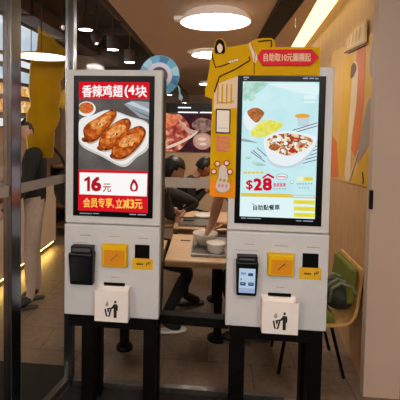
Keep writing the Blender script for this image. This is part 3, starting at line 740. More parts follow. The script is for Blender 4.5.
# ------------------------------------------------------------------ round blue sign behind the left kiosk
YS = KL['Y']+.236
Fs = lambda x, y: onY(x, y, YS)
SM = {k: mat('sign_'+k, v, rough=.4, noise=.05) for k, v in dict(sky=(96,184,226), pale=(170,224,242), lilac=(224,226,250), deep=(44,128,186), purple=(64,40,72), navy=(26,40,70)).items()}
sg = empty('round_sign', Fs(159.4,96), label='round light blue sign rising behind the chicken wings kiosk', cat='sign')
cc = Fs(159.4,75.6); RR = (Fs(179.4,75.6)-Fs(139.4,75.6)).length/2
circ = lambda r, a0=0, a1=2*math.pi, n=40: [cc+Vector((r*math.cos(a0+(a1-a0)*i/n), 0, r*math.sin(a0+(a1-a0)*i/n))) for i in range(n)]
b = MB(); b.prism(circ(RR), (0,.006,0), SM['sky'], SM['pale'])
for i, k in enumerate(('pale','sky','deep','sky','pale','sky','pale','deep','sky','pale','sky','deep')):
    t0_, t1_ = math.pi*2*i/12, math.pi*2*(i+1)/12
    out_ = [cc+Vector((RR*.97*math.cos(t0_+(t1_-t0_)*j/6), -.0006, RR*.97*math.sin(t0_+(t1_-t0_)*j/6))) for j in range(7)]
    in_ = [cc+Vector((RR*.66*math.cos(t0_+(t1_-t0_)*j/6), -.0006, RR*.66*math.sin(t0_+(t1_-t0_)*j/6))) for j in range(7)]
    b.poly(out_+in_[::-1], SM[k])
child(b, 'disc', sg)
b = MB(); b.prism([p-Vector((0,.006,0)) for p in circ(RR*.64)], (0,.005,0), SM['lilac']); child(b, 'inner_ring', sg)
b = MB(); b.prism([p*1.0-Vector((0,.009,0)) for p in circ(RR*.42)], (0,.0028,0), SM['purple'], SM['purple']); child(b, 'centre_badge', sg)
b = MB(); b.prism([Fs(x, y) for x, y in catmull([(177.5,85),(180,88),(180.6,93),(182.8,97),(181.4,100),(178.6,98.5),(178.8,92)],4)], (0,.004,0), SM['pale'], SM['deep']); child(b, 'hanging_tail', sg)

# ------------------------------------------------------------------ pendant lamps
def pendant(px, py, wpx, D, label, flat=False, grp='white pendant lamps over the tables'):
    z = None
    # place by distance: centre of the glowing disc
    p = onY(px, py, wpx and D*400/wpx)
    t = empty('pendant_lamp', p, label=label, cat='lamp', group=grp)
    R = D/2; h = .19 if not flat else .02
    ceil = CZ if p.x > CE else 3.4
    b = MB(); b.lathe([(R*.97,0.0),(R,.004),(R,.012),(R*.86,.35*h),(R*.55,.68*h),(R*.22,.92*h),(.035,h),(.03,h+.04),(.012,h+.05)], p, m_lampshade if not flat else m_duct, n=48)
    child(b, 'lamp_shade', t, smooth=True)
    b = MB(); b.lathe([(0.0005,.003),(R*.5,.003),(R*.94,.004)], p, m_lamp, n=48); child(b, 'diffuser', t)
    b = MB(); b.tube([p+Vector((0,0,h+.04)), (p.x, p.y, ceil-.02)], .006, m_cable, 8); b.lathe([(.05,-.025),(.05,0)], (p.x,p.y,ceil), m_lampshade); child(b, 'cord', t)
    return p
L1 = pendant(215.3,22.8,70,.62,'largest white pendant lamp hanging above the gap between the kiosks')
L2 = pendant(214,55.5,45,.62,'middle white pendant lamp, half hidden behind the yellow board')
L3 = pendant(212,84.5,26,.62,'farthest small pendant lamp beside the printed woman on the yellow board')
# lamp over the entrance, and unseen globes added behind the viewer for fill
LG = 'entrance pendant lamps above the viewer'
def entrance_lamp(x, y, z, label, R=.31):
    p = Vector((x, y, z)); t = empty('pendant_lamp', p, label=label, cat='lamp', group=None)
    b = MB(); b.lathe([(R*.97,0),(R,.004),(R,.012),(R*.86,.045),(R*.55,.09),(R*.22,.12),(.035,.13),(.012,.15)], p, m_lampshade, n=40); child(b, 'lamp_shade', t, smooth=True)
    b = MB(); b.lathe([(.0005,.003),(R*.94,.004)], p, m_lamp_in, n=40); child(b, 'diffuser', t)
    b = MB(); b.tube([p+Vector((0,0,.14)), (x, y, CZ)], .006, m_cable, 8); child(b, 'cord', t)
entrance_lamp(.0, .25, 2.42, 'white pendant lamp over the entrance, above the viewer')
m_globe = emat('fill_globe_light', (255, 247, 240), 95.0)  # unseen globes, added to throw frontal fill on the kiosk faces
for x_, lab in ((1.1, 'opal globe added behind the viewer as fill light, right one'), (-1.9, 'opal globe added behind the viewer as fill light, left one')):
    p = Vector((x_, -1.6, 2.36)); t = empty('fill_globe', p, label=lab, cat='lamp')
    b = MB(); b.ell(p, (.2,.2,.2), m_globe, 28, 18); child(b, 'globe', t, smooth=True)
    b = MB(); b.lathe([(.08,.19),(.08,.24),(.0005,.24)], p, m_steel_black, n=20); child(b, 'fitting', t)

# left: glowing disc added in place of a lamp's reflection in the side glass
YD = 2.95
p = onY(41.5, 57, YD)
t = empty('reflection_disc', p, label='wide thin glowing disc standing in for a lamp reflection, before the hanging yellow board', cat='lamp')
R = (onY(67,57,YD)-onY(16,57,YD)).length/2
b = MB(); b.lathe([(R,0),(R*1.01,.004),(R*.9,.012),(.02,.02)], p, m_duct, n=48); child(b, 'disc_body', t, smooth=True)
b = MB(); b.lathe([(.0005,-.001),(R*.98,-.001)], p, emat('reflection_disc_glow', (255, 238, 208), 3.0), n=48); child(b, 'diffuser', t)
b = MB(); b.tube([p+Vector((0,0,.015)), (p.x, p.y, 3.4)], .004, m_cable, 8); child(b, 'cord', t)

# hanging yellow die-cut board, seen from behind
YH = 3.3
Fh = lambda x, y: onY(x, y, YH)
hb = empty('hanging_board', Fh(45,157), label='mustard yellow die-cut board hanging behind the left side glazing', cat='display board')
ol = [(39,25.5),(66.5,51),(66,58),(64,70),(64,76),(59.5,82),(61,88),(60.6,98),(58.6,108),(59.6,118),(57,126),(54.2,130.5),(53.6,150),(52.4,158),(39.6,158),(34.2,166.4),(29.6,167.4),(27.6,150),(26,130),(27,113),(30.6,106),(29,90),(30,70),(31,62),(37.2,49)]
m_mustard = mat('mustard_board', (176, 134, 2), rough=.7, rgb2=(148, 108, 0), scale=2.2, spec=.1); m_rim = mat('pale_board_rim', (226, 196, 130), rough=.6)
b = MB(); b.prism([Fh(x, y) for x, y in ol], (0,.006,0), m_mustard, m_rim); child(b, 'board_panel', hb)
b = MB(); rimpts = [(29.6,167.4),(27.6,150),(26,130),(27,113),(30.6,106),(29,90),(30,70),(31,62),(37.2,49),(39,25.5)]
c = Canvas(Fh, step=(0,-.0006,0)); c.line(rimpts, .9, m_rim); child(c.mb, 'pale_rim', hb)
b = MB(); q = Fh(40,27); b.tube([q+Vector((0,.003,0)), (q.x, q.y+.003, 3.4)], .002, m_cable, 6); q = Fh(62,49); b.tube([q+Vector((0,.003,0)), (q.x, q.y+.003, 3.4)], .002, m_cable, 6); child(b, 'hanging_wire', hb)

# ------------------------------------------------------------------ raised bay: ducts and cylinder lights
def cyl_light(px, py, wpx, label, D=.2, hgt=.22, grp='cylinder ceiling lights in the dark bay'):
    p = onY(px, py, D*400/wpx); t = empty('cylinder_light', p, label=label, cat='lamp')
    b = MB(); b.lathe([(D*.46,0),(D/2,0),(D/2,hgt),(.0005,hgt)], p, m_duct, n=28); child(b, 'housing', t)
    b = MB(); b.lathe([(.0005,.01),(D*.46,.006)], p, m_lamp, n=28); child(b, 'diffuser', t)
    top_ = 3.4 if p.x < CE-.05 else CZ
    if p.z+hgt < top_-.02:
        b = MB(); b.tube([p+Vector((0,0,hgt)), (p.x,p.y,top_)], .012, m_duct, 8); child(b, 'stem', t)
    return p
cyl_light(85.5,30,15,'cylinder ceiling light nearest the aluminium post, in the dark ceiling bay')
cyl_light(112.8,50,12.4,'middle one of the three cylinder lights above the chicken wings kiosk')
cyl_light(129.6,62.6,11.4,'lowest cylinder light, just over the top edge of the chicken wings kiosk')
cyl_light(169.5,95,7,'tiny ceiling light just under the round blue sign, left of the tail')
cyl_light(185,103,7,'tiny ceiling light to the right of the round sign tail, above the food poster')
p = onY(96.5,43.5,6.0); t = empty('dome_spotlight', p, label='dark dome spotlight hanging between two cylinder lights', cat='lamp')
b = MB(); b.lathe([(.02,0),(.05,.01),(.085,.07),(.085,.14),(.05,.18),(.012,.19)], p, m_duct, n=24); b.tube([p+Vector((0,0,.18)),(p.x,p.y,3.4)],.01,m_duct,8); child(b, 'housing', t, smooth=True)
b = MB(); b.ell(p+Vector((0,0,.0)), (.018,.018,.012), m_lamp, 12, 8); child(b, 'bulb', t)
for i, (x, z, lab) in enumerate(((-1.1, 3.05, 'dark air duct along the raised ceiling bay, nearer the tables'), (-2.6, 3.15, 'dark air duct along the raised ceiling bay, over the counter side'))):
    b = MB(); b.box(x-.16, x+.16, 3.4, 10.2, z-.1, z+.1, m_duct)
    for k in range(4): b.box(x-.175, x+.175, 3.6+k*1.6, 3.66+k*1.6, z-.115, z+.115, m_dark_ceil)
    for k in range(3): b.box(x-.01, x+.01, 4+k*2.4, 4.02+k*2.4, z+.1, 3.379, m_dark_ceil)
    tag(b.build('air_duct'), lab, 'duct')
for k, (Y, lab) in enumerate(((5.0,'dark cross beam under the raised ceiling bay, nearer one'),(7.4,'dark cross beam under the raised ceiling bay, farther one'))):
    b = MB(); b.box(-4.1, CE-.06, Y, Y+.14, 3.27, 3.39, m_duct); tag(b.build('ceiling_beam'), lab, 'beam')
b = MB(); p = onZ(181, 17, CZ); b.box(p.x-.06, p.x+.05, p.y-.05, p.y+.05, CZ-.035, CZ-.001, m_lampshade); tag(b.build('ceiling_sensor_box', bevel=.004), 'small white box on the brown ceiling left of the big pendant lamp', 'sensor')

# ------------------------------------------------------------------ partition with food poster
YP = 7.0
FP = lambda x, y: onY(x, y, YP)
zt = FP(190,104).z
b = MB(); b.box(-2.1, 1.25, YP+.01, YP+.11, 0, zt, m_beige); struct(b.build('wall_partition'))
pa = FP(150,113); pb = FP(236,153)
po = empty('food_poster', FP(190,153), label='large food poster on the partition behind the diners', cat='poster')
PM = {k: E('poster_'+k, v[0], .9, **v[1]) for k, v in dict(dark=((52,26,34),dict(rgb2=(74,36,44),scale=6)), meat=((128,44,40),dict(rgb2=(240,186,158),rgb3=(190,86,66),scale=7)), hot=((238,150,100),dict(rgb2=(214,96,66),scale=12)), rim=((206,160,140),{}), herb=((92,70,60),dict(rgb2=(170,130,120),scale=16)), bowl=((196,150,132),dict(rgb2=(170,120,106),scale=10)), pale=((232,206,186),{})).items()}  # print glows by added emission in place of room light
b = MB(); b.box(pa.x, pb.x, YP-.01, YP+.01, pb.z, pa.z, m_black); child(b, 'poster_frame', po)
c = Canvas(lambda x, y: Vector((min(max(FP(x,y).x, pa.x), pb.x), YP-.0105, min(max(FP(x,y).z, pb.z), pa.z))), step=(0,-.0006,0))
c.rect(150,113,236,153,PM['dark'])
c.smooth([(150,120),(160,114),(172,113),(182,116),(190,128),(188,140),(175,152),(150,152)], PM['meat'])
c.smooth([(160,118),(170,114),(178,117),(176,124),(166,128),(160,126)], PM['hot'])
c.smooth([(167,146.5),(180,141),(190,135.5),(198,130),(198,132),(191,138),(180,144),(168,148.5)], PM['pale'])
c.smooth([(178,118),(186,126),(193,130),(199,130),(190,134),(182,126)], PM['rim'])
c.smooth([(192,124),(200,118),(210,120),(216,126),(206,132),(196,130)], PM['herb'])
c.ell(202.5,141,9.5,8.6,PM['bowl']); c.ell(202.5,140,7.4,6,PM['rim']); c.ell(202,139,4,1.6,PM['pale']); c.ell(203,144,3.6,1.4,PM['pale'])
child(c.mb, 'poster_print', po)
b = MB(); za = FP(190,113).z; b.box(pa.x, pb.x, YP-.06, YP+.0, za+.003, zt+.01, m_black); hdr = tag(b.build('dark_valance'), 'dark valance above the food poster', 'valance')
for i, (x0, y0, x1, lab) in enumerate(((178,107.5,191,'upper reflected light streak, added as a glowing tube over the food poster'),(178,112.2,198,'long lower reflected light streak, added as a glowing tube on the dark valance, left one'),(200,112.4,222,'lower reflected light streak, added as a glowing tube nearest the yellow board'))):
    a = onY(x0, y0, YP-.0705); d = onY(x1, y0, YP-.0705)  # glowing tubes stand in for light reflections on the dark band
    b = MB(); b.tube([a, (d.x, a.y, a.z)], .011, emat('streak_glow', (226, 232, 240), 1.6), 10); tag(b.build('reflection_streak'), lab, 'light')

# ------------------------------------------------------------------ counter on the left
XC = -1.98
ya, yb = 2.95, 4.95
cn = empty('service_counter', (XC-.3, 4, 0), label='cream service counter with a glowing toe kick on the left', cat='counter')
b = MB(); b.box(XC-.42, XC, ya, yb, .1, .85, m_cream); b.box(XC-.38, XC-.05, ya+.02, yb-.02, 0, .1, m_worktop); child(b, 'counter_body', cn)
m_gap = mat('panel_gap', (120,100,80), rough=.7)
for y in (3.55, 4.2):
    b = MB(); b.box(XC, XC+.002, y, y+.008, .12, .84, m_gap); child(b, 'panel_joint', cn)
b = MB(); b.box(XC-.45, XC+.03, ya-.02, yb+.02, .85, .93, m_worktop); child(b, 'worktop', cn, bevel=.004)
b = MB(); b.box(XC-.045, XC-.025, ya+.02, yb-.02, .075, .095, emat('toe_kick_light', (255, 214, 110), 26.0)); child(b, 'toe_kick_light', cn)
# menu lightboxes on the wall behind the counter
XM = -2.95
m_frame = mat('lightbox_frame', (120, 112, 104), rough=.4, metal=.4)
EM = {k: E('menu_'+k, v[0], v[2], **v[1]) for k, v in dict(white=((226,232,236),{},1.0), bluish=((178,196,212),dict(rgb2=(214,222,228),scale=3),1.0), food=((236,190,70),dict(rgb2=(240,226,190),rgb3=(206,120,50),scale=9),1.0), grey=((120,124,130),{},1.0), warm=((240,206,130),dict(rgb2=(196,140,70),scale=5),1.0)).items()}
zt_ = onX(4, 15.5, XM).z
rows = [(15.5,52,'bluish'),(54,63,'white'),(66,80,'bluish'),(82,95,'food'),(98,113,'food'),(117,127,'white')]
yA, yB2 = onX(-14,100,XM).y, onX(52,100,XM).y
xr_ = [onX(x,100,XM).y for x in (-14, 9, 31, 52)]
names = ('left end', 'middle', 'right end')
for ri, (t_, b_, k) in enumerate(rows):
    z1_ = onX(4,t_,XM).z; z0_ = onX(4,b_,XM).z
    for ci in range(3):
        o = MB(); o.box(XM-.05, XM, xr_[ci]+.01, xr_[ci+1]-.01, z0_, z1_, m_frame); root = o.build('menu_lightbox')
        tag(root, f"{('top','second','third','fourth','fifth','lowest')[ri]} row menu lightbox behind the counter, {names[ci]} of its row", 'menu board', 'menu lightboxes behind the counter')
        o = MB(); o.box(XM, XM+.004, xr_[ci]+.02, xr_[ci+1]-.02, z0_+.015, z1_-.015, EM[k])
        if k == 'food':
            for j in range(3):
                yy = xr_[ci]+(xr_[ci+1]-xr_[ci])*(j+.5)/3
                o.ell((XM+.006, yy, (z0_+z1_)/2), (.004, .09, .05), EM['warm'], 14, 8)
        ob = o.build('lit_panel'); ob.parent = root
b = MB(); b.box(XM-.16, XM-.05, 2.7, 6.4, 0, 3.4, m_beige); struct(b.build('wall_kitchen'))
YW = 8.0
xw0, xw1 = -3.1, onY(104,62,YW).x
b = MB(); b.prism([(xw0,YW,0),(xw1,YW,0),(xw1,YW,onY(104,66,YW).z),(onY(92,57,YW).x,YW,onY(92,57,YW).z),(onY(74,54,YW).x,YW,onY(74,54,YW).z),(xw0,YW,onY(74,54,YW).z)], (0,.1,0), m_beige); struct(b.build('wall_far_left'))
# things on the counter
p = Vector((XC-.18, 4.75, .93)); b = MB(); b.box(p.x-.12, p.x+.12, p.y-.1, p.y+.1, .931, 1.10, woodmat('orange_wood', (190,110,60),(150,80,44)))
for k in range(3): b.box(p.x-.122, p.x+.122, p.y-.102, p.y+.102, .96+k*.045, .965+k*.045, m_worktop)
tag(b.build('wooden_box', bevel=.004), 'orange-brown slatted wooden box on the counter end', 'box')
b = MB(); b.lathe([(.0005,.931),(.032,.931),(.034,.95),(.034,1.05),(.014,1.09),(.012,1.13),(.0005,1.13)], (p.x+.05,p.y-.22,0), mat('amber_bottle', (170,140,90), rough=.2), n=20); tag(b.build('sauce_bottle', smooth=True), 'small amber bottle on the counter beside the wooden box', 'bottle')
b = MB(); b.box(XC-.40, XC-.1, 3.35, 3.75, .931, 1.10, woodmat('brown_crate', (120,82,52),(96,62,40)))
tag(b.build('wooden_crate', bevel=.004), 'brown wooden crate on the counter, left of the near aluminium post', 'crate')
# hanging yellow lamp / pot sign behind the counter
p = onY(64.5, 109, 5.6); t = empty('yellow_lantern', p, label='small yellow lantern hanging past the hanging board', cat='lantern')
b = MB(); b.lathe([(.03,0),(.085,.03),(.09,.1),(.07,.14),(.075,.16),(.05,.2),(.02,.27),(.0005,.28)], p, mat('yellow_enamel', (240,190,20), rough=.4), n=20); child(b, 'lantern_body', t, smooth=True)
b = MB(); b.tube([p+Vector((0,0,.27)),(p.x,p.y,3.39)], .004, m_cable, 6); child(b, 'cord', t)
# low shelf unit past the counter
sp = onY(60, 240, 5.6)
sh = empty('shelf_unit', (sp.x, 5.65, 0), label='dark low shelf unit with wooden boards past the end of the counter', cat='shelf')
x0, x1 = onY(53,240,5.5).x, onY(84,240,5.5).x
b = MB(); b.box(x0, x1, 5.75, 5.8, 0, 1.0, m_worktop); b.box(x0, x0+.03, 5.4, 5.75, 0, 1.0, m_worktop); b.box(x1-.03, x1, 5.4, 5.75, 0, 1.0, m_worktop); child(b, 'carcass', sh)
for z in (.12, .42, .72, .97):
    b = MB(); b.box(x0+.031, x1-.031, 5.4, 5.749, z, z+.03, m_tableedge); child(b, 'shelf_board', sh)
for k in range(4):
    b = MB(); xx = x0+.1+k*.1; b.lathe([(.0005,0),(.035,0),(.04,.02),(.042,.12),(.03,.14),(.0005,.14)], (xx, 5.5, .7505 if k % 2 else .4505), mat(f'jar_{k}', ((150,100,60),(90,70,60),(170,120,70),(110,84,64))[k], rough=.3), n=16)
    tag(b.build('storage_jar', smooth=True), ('dark brown jar on the lower shelf board, first from the counter','brown jar on the upper shelf board, first from the counter','tan jar on the lower shelf board, farther from the counter','grey-brown jar on the upper shelf board, farther from the counter')[k], 'jar', 'jars on the shelf unit')

# ------------------------------------------------------------------ tables and what is on them
def table(name, x0, x1, y0, y1, px, py, label, z=.75, br=.075):
    t = empty('dining_table', (px, py, 0), label=label, cat='table')
    b = MB(); b.box(x0, x1, y0, y1, z-.012, z, m_tablewood); b.box(x0, x1, y0, y1, z-.045, z-.0125, m_tableedge); child(b, 'tabletop', t, bevel=.003)
    b = MB(); b.box(px-.03, px+.03, py-.03, py+.03, .03, z-.045, m_steel_black); child(b, 'column', t, bevel=.003)
    b = MB(); b.lathe([(.0005,.03),(.05,.03),(br,.014),(br,.001),(.0005,.001)], (px,py,0), m_steel_black, n=32); child(b, 'base', t)
    b = MB(); b.box(px-.2, px+.2, py-.02, py+.02, z-.065, z-.046, m_alu2); child(b, 'bracket', t)
    return t
ta0 = onZ(164.6,259.6,.75); ta1 = onZ(171.4,239.8,.75); y0 = max(ta0.y, YG+.02)
tx0 = (ta0.x+ta1.x)/2
table('t', tx0, tx0+.60, y0, y0+.60, onY(218,300,3.0).x, 3.0, 'pale wood dining table right behind the glass between the two kiosks')
tb0 = onZ(173,228,.75)
table('t', tb0.x, tb0.x+.75, tb0.y, tb0.y+.68, tb0.x+.37, tb0.y+.34, 'pale wood dining table in the second row, with a tray at its front edge')
tc = onZ(123,352,0)
table('t', tc.x-.24, tc.x+.28, YG+.02, YG+.62, tc.x, tc.y-.0+.05, 'pale wood dining table hidden behind the chicken wings kiosk', br=.06)
# tray, bowl, box on the near table
zt = .7505
ty0 = onZ(190,257,zt); ty1 = onZ(196,236,zt)
trx0, trx1 = ty0.x+.005, ty0.x+.40; try0, try1 = ty0.y+.01, ty1.y
def tray(x0, x1, y0, y1, z, label):
    b = MB(); b.box(x0, x1, y0, y1, z, z+.005, m_tray); e=.008
    for q in ((x0,x1,y0,y0+e),(x0,x1,y1-e,y1),(x0,x0+e,y0+e,y1-e),(x1-e,x1,y0+e,y1-e)): b.box(*q, z+.005, z+.018, m_tray)
    return tag(b.build('serving_tray', bevel=.001), label, 'tray', 'grey serving trays')
tray(trx0, trx1, try0, try1, zt, 'grey serving tray with white bowls on the near table')
def bowl(c, R, h, label, th=.006):
    b = MB(); b.lathe([(.0005,0),(R*.55,0),(R*.6,.006),(R*.8,h*.45),(R,h),(R-th,h),(R*.78-th,h*.45),(R*.5,.012),(.0005,.012)], c, m_ceramic, n=36)
    o = b.build('bowl', smooth=True); return tag(o, label, 'bowl', 'white bowls on the trays')
bc = onZ(205,247,zt+.006)
pxm = lambda px, Y: px/400*Y
bowl((bc.x, bc.y+.07, zt+.0055), pxm(13.2, 2.85), .085, 'tall white bowl on the near tray, with a hand reaching into it')
c0 = onZ(216,252.5,zt+.006)
b = MB(); b.lathe([(.0005,0),(.055,0),(.06,.01),(.066,.05),(.0005,.05)], (c0.x, c0.y+.03, zt+.0055), m_white, n=32)
cup = b.build('food_container'); tag(cup, 'white lidded food container in front of the tall bowl', 'container')
b = MB(); b.lathe([(.0005,.068),(.05,.067),(.068,.062),(.07,.056),(.07,.0505),(.0005,.0505)], (c0.x, c0.y+.03, zt+.0055), m_ceramic, n=32); child(b, 'lid', cup, smooth=True)
# second tray group
tp = onZ(178,226.6,zt); tq = onZ(182,218.5,zt)
tray(tp.x, tp.x+.30, tp.y+.01, tq.y, zt, 'grey serving tray at the front of the second table')
q = onZ(204,218,zt); b = MB(); b.lathe([(.0005,0),(.06,0),(.1,.014),(.1,.018),(.06,.006),(.0005,.006)], (q.x, max(q.y, tq.y+.12), zt), m_ceramic, n=32); tag(b.build('plate', smooth=True), 'flat white plate behind the tray on the second table', 'plate')
q = onZ(206,212,zt); b = MB(); b.box(q.x-.07, q.x+.02, q.y-.06, q.y-.01, zt, zt+.012, m_black); tag(b.build('phone', bevel=.003), 'dark phone lying at the back of the second table', 'phone')
q = onZ(186,240.5,zt); b = MB(); b.box(q.x-.04, q.x+.035, q.y-.012, q.y-.003, zt, zt+.006, woodmat('stick_wood',(120,70,50),(90,50,36))); tag(b.build('stirrer', bevel=.001), 'dark wooden stirrer on the near table beside the tray', 'stirrer')
q = onZ(190,221.5,zt); b = MB(); b.box(q.x-.06, q.x+.04, q.y-.008, q.y+.008, zt+.0055, zt+.012, m_black); tag(b.build('chopsticks_case', bevel=.002), 'slim black cutlery case on the second tray', 'case')

# ------------------------------------------------------------------ people
def skin_mesh(verts, edges, rad, root, sub=1):
    me = bpy.data.meshes.new('sk'); me.from_pydata(verts, edges, []); o = bpy.data.objects.new('sk', me); COL.objects.link(o)
    o.modifiers.new('skin', 'SKIN'); 
    for i, r in enumerate(rad):
        sv = me.skin_vertices[0].data[i]; sv.radius = (r, r) if not isinstance(r, tuple) else r; sv.use_root = (i == root)
    o.modifiers['skin'].branch_smoothing = .3
    s = o.modifiers.new('sub', 'SUBSURF'); s.levels = sub; s.render_levels = sub
    dg = bpy.context.evaluated_depsgraph_get(); ev = o.evaluated_get(dg); m2 = ev.to_mesh()
    v = [p.co.copy() for p in m2.vertices]; f = [list(p.vertices) for p in m2.polygons]
    ev.to_mesh_clear(); bpy.data.objects.remove(o); bpy.data.meshes.remove(me)
    return v, f
def seg_d(p, a, b_):
    ab = b_-a; t = max(0, min(1, (p-a).dot(ab)/max(ab.length_squared, 1e-9))); return (p-(a+ab*t)).length
def person(J, label, top, legs, skin, hairstyle='short', shoes=True, face=None, sleeve='long', group=None, curl=.5, sole=None, bulk=1.0):
    """J: joint positions; one continuous skinned body, hair / shoes as parts"""
    J = {k: Vector(v) for k, v in J.items()}
    names = []; verts = []; rad = []; edges = []; tags = {}
    def V(n, p, r): names.append(n); verts.append(Vector(p)); rad.append(r); return len(verts)-1
    up = (J['neck']-J['pelvis']).normalized()
    P = V('pelvis', J['pelvis'], .125); W = V('waist', J['pelvis'].lerp(J['chest'], .5), .112); C = V('chest', J['chest'], .13)
    U = V('upper', J['chest'].lerp(J['neck'], .62), .105); N = V('neck', J['neck'], .055); H0 = V('headbase', J['neck'].lerp(J['head'], .55), .052)
    edges += [(P,W),(W,C),(C,U),(U,N),(N,H0)]
    cl = {(P,W):'top',(W,C):'top',(C,U):'top',(U,N):'top',(N,H0):'skin'}
    fingers = []
    for s in ('L', 'R'):
        S_ = V('sh'+s, J['sh'+s], .062); E_ = V('el'+s, J['el'+s], .044); F_ = V('fa'+s, J['el'+s].lerp(J['wr'+s], .35), .042); R_ = V('wr'+s, J['wr'+s], .027)
        hd = (J['hand'+s]-J['wr'+s]).normalized(); pm = J['wr'+s]+hd*.05; K = V('palm'+s, pm, (.036, .018)); 
        K2 = V('palm2'+s, J['wr'+s]+hd*.085, (.037, .015))
        edges += [(U,S_),(S_,E_),(E_,F_),(F_,R_),(R_,K),(K,K2)]
        cl[(U,S_)] = 'top'; cl[(S_,E_)] = 'top'
        cl[(E_,F_)] = 'top' if sleeve == 'long' else 'skin'; cl[(F_,R_)] = 'top' if sleeve == 'long' else 'skin'
        cl[(R_,K)] = 'skin'; cl[(K,K2)] = 'skin'
        # fingers: own short chains rooted in the palm
        dnv = Vector((0,0,-1)); sd = hd.cross(dnv)
        if sd.length < .1: sd = Vector((1,0,0))
        sd.normalize(); nn = sd.cross(hd).normalized(); 
        if nn.z > 0: nn = -nn
        base = J['wr'+s]+hd*.075
        for k, ln in enumerate((.068, .078, .073, .058)):
            o = sd*(-.027+.018*k); b0 = base+o; p1 = base+o+hd*.022; p2 = p1+(hd*math.cos(curl*.6)+nn*math.sin(curl*.6))*ln*.5; p3 = p2+(hd*math.cos(curl*1.5)+nn*math.sin(curl*1.5))*ln*.5
            fingers.append(([b0,p1,p2,p3],[.0085,.0085,.0078,.0062]))
        sgn = -1 if s == 'R' else 1
        b0 = J['wr'+s]+hd*.03+sd*sgn*-.018; p1 = b0+(hd*.6+sd*sgn*-.8)*.035; p2 = p1+(hd*.9+sd*sgn*-.35+nn*.3).normalized()*.03; p3 = p2+(hd*.95+nn*.4).normalized()*.025
        fingers.append(([b0,p1,p2,p3],[.012,.0105,.009,.007]))
        Hh = V('hip'+s, J['hip'+s], .088); Kn = V('kn'+s, J['kn'+s], .06); Ca = V('ca'+s, J['kn'+s].lerp(J['an'+s], .35), .055); An = V('an'+s, J['an'+s], .038)
        td = (J['toe'+s]-J['an'+s]); hl = J['an'+s]+Vector((0,0,-.045)); 
        M_ = V('mid'+s, hl.lerp(Vector((J['toe'+s].x,J['toe'+s].y,hl.z)), .55), .043); T_ = V('toe'+s, Vector((J['toe'+s].x,J['toe'+s].y,J['toe'+s].z+.025)), .034)
        edges += [(P,Hh),(Hh,Kn),(Kn,Ca),(Ca,An),(An,M_),(M_,T_)]
        for q in ((P,Hh),(Hh,Kn),(Kn,Ca),(Ca,An)): cl[q] = 'legs'
        cl[(An,M_)] = 'shoe'; cl[(M_,T_)] = 'shoe'
    for i_, n_ in enumerate(names):
        if n_[:2] in ('sh','el','fa') or n_ in ('waist','chest','upper'): rad[i_] = rad[i_]*bulk
    v, f = skin_mesh(verts, edges, rad, P, 2)
    mats = {'top': top, 'legs': legs, 'skin': skin, 'shoe': m_shoe}
    mb = MB()
    groups = {}
    for fc in f:
        c_ = sum((v[i] for i in fc), Vector())/len(fc)
        best = min(cl, key=lambda e_: seg_d(c_, verts[e_[0]], verts[e_[1]])); groups.setdefault(cl[best], []).append(fc)
    for k, fs in groups.items(): mb.add(v, fs, mats[k])
    for pts, rr in fingers: mb.tube(pts, rr, skin, 8); mb.ell(pts[-1], (rr[-1],)*3, skin, 8, 6)
    # head with a face
    hc = J['head']; fd = Vector(J.get('face', Vector((0,-1,0)))).normalized(); hu = (hc-J['neck']).normalized(); hu = (hu-fd*hu.dot(fd)).normalized(); sx = fd.cross(hu).normalized()
    def hp(a, b__, c__): return hc+sx*a+fd*b__+hu*c__
    Rm = Matrix((sx, fd, hu)).transposed()
    nu, nv = 24, 18; hv = []; hf = []
    for j in range(nv+1):
        ph = math.pi*j/nv
        for k in range(nu):
            t_ = 2*math.pi*k/nu; x, y, z = math.sin(ph)*math.cos(t_), math.sin(ph)*math.sin(t_), math.cos(ph)
            w_ = 1.0 if z > -.1 else 1.0-.32*((-z-.1)/.9)
            yy = y*.098*(1-.12*max(0, -z) if y > 0 else 1.0-.25*max(0, -z))
            X_, Y_, Z_ = x*.076*w_, yy+.01, z*.118
            if y > .6 and abs(x) < .45:
                nz_ = math.exp(-((x/.16)**2))*math.exp(-(((z+.12)/.16)**2)); Y_ += .022*nz_
                Y_ -= .006*math.exp(-(((abs(x)-.33)/.12)**2))*math.exp(-(((z-.05)/.1)**2)); Y_ += .005*math.exp(-((x/.25)**2))*math.exp(-(((z+.48)/.07)**2))
            hv.append(hp(X_, Y_, Z_))
    for j in range(nv):
        for k in range(nu): hf.append((j*nu+k, (j+1)*nu+k, (j+1)*nu+(k+1) % nu, j*nu+(k+1) % nu))
    mb.add(hv, hf, skin)
    for sgn in (-1, 1):
        mb.ell(hp(.029*sgn,.094,.008), (.010,.006,.006), m_eye, 10, 6, Rm); mb.ell(hp(.077*sgn,.0,-.005), (.010,.02,.03), skin, 10, 8, Rm)
        mb.ell(hp(.03*sgn,.098,.028), (.016,.004,.003), m_hair, 8, 4, Rm)
    mb.ell(hp(0,.097,-.056), (.022,.006,.006), m_lip, 10, 6, Rm)
    low = min(p.z for p in mb.v)
    root = empty('person', (J['pelvis'].x, J['pelvis'].y, 0), label=label, cat='person', group=group)
    child(mb, 'body', root, smooth=True)
    # hair
    hb_ = MB(); hv = []; hf = []; idx = {}
    nu, nv = 28, 20
    for j in range(nv+1):
        ph = math.pi*j/nv
        for k in range(nu):
            t_ = 2*math.pi*k/nu; x, y, z = math.sin(ph)*math.cos(t_), math.sin(ph)*math.sin(t_), math.cos(ph)
            g = 1.0+.05*mnoise.noise(Vector((x*5,y*5,z*5)))
            hv.append(hp(x*.088*g, y*.11*g-.002, z*.132*g+.004))
    lim = -.75 if hairstyle == 'long' else -.35
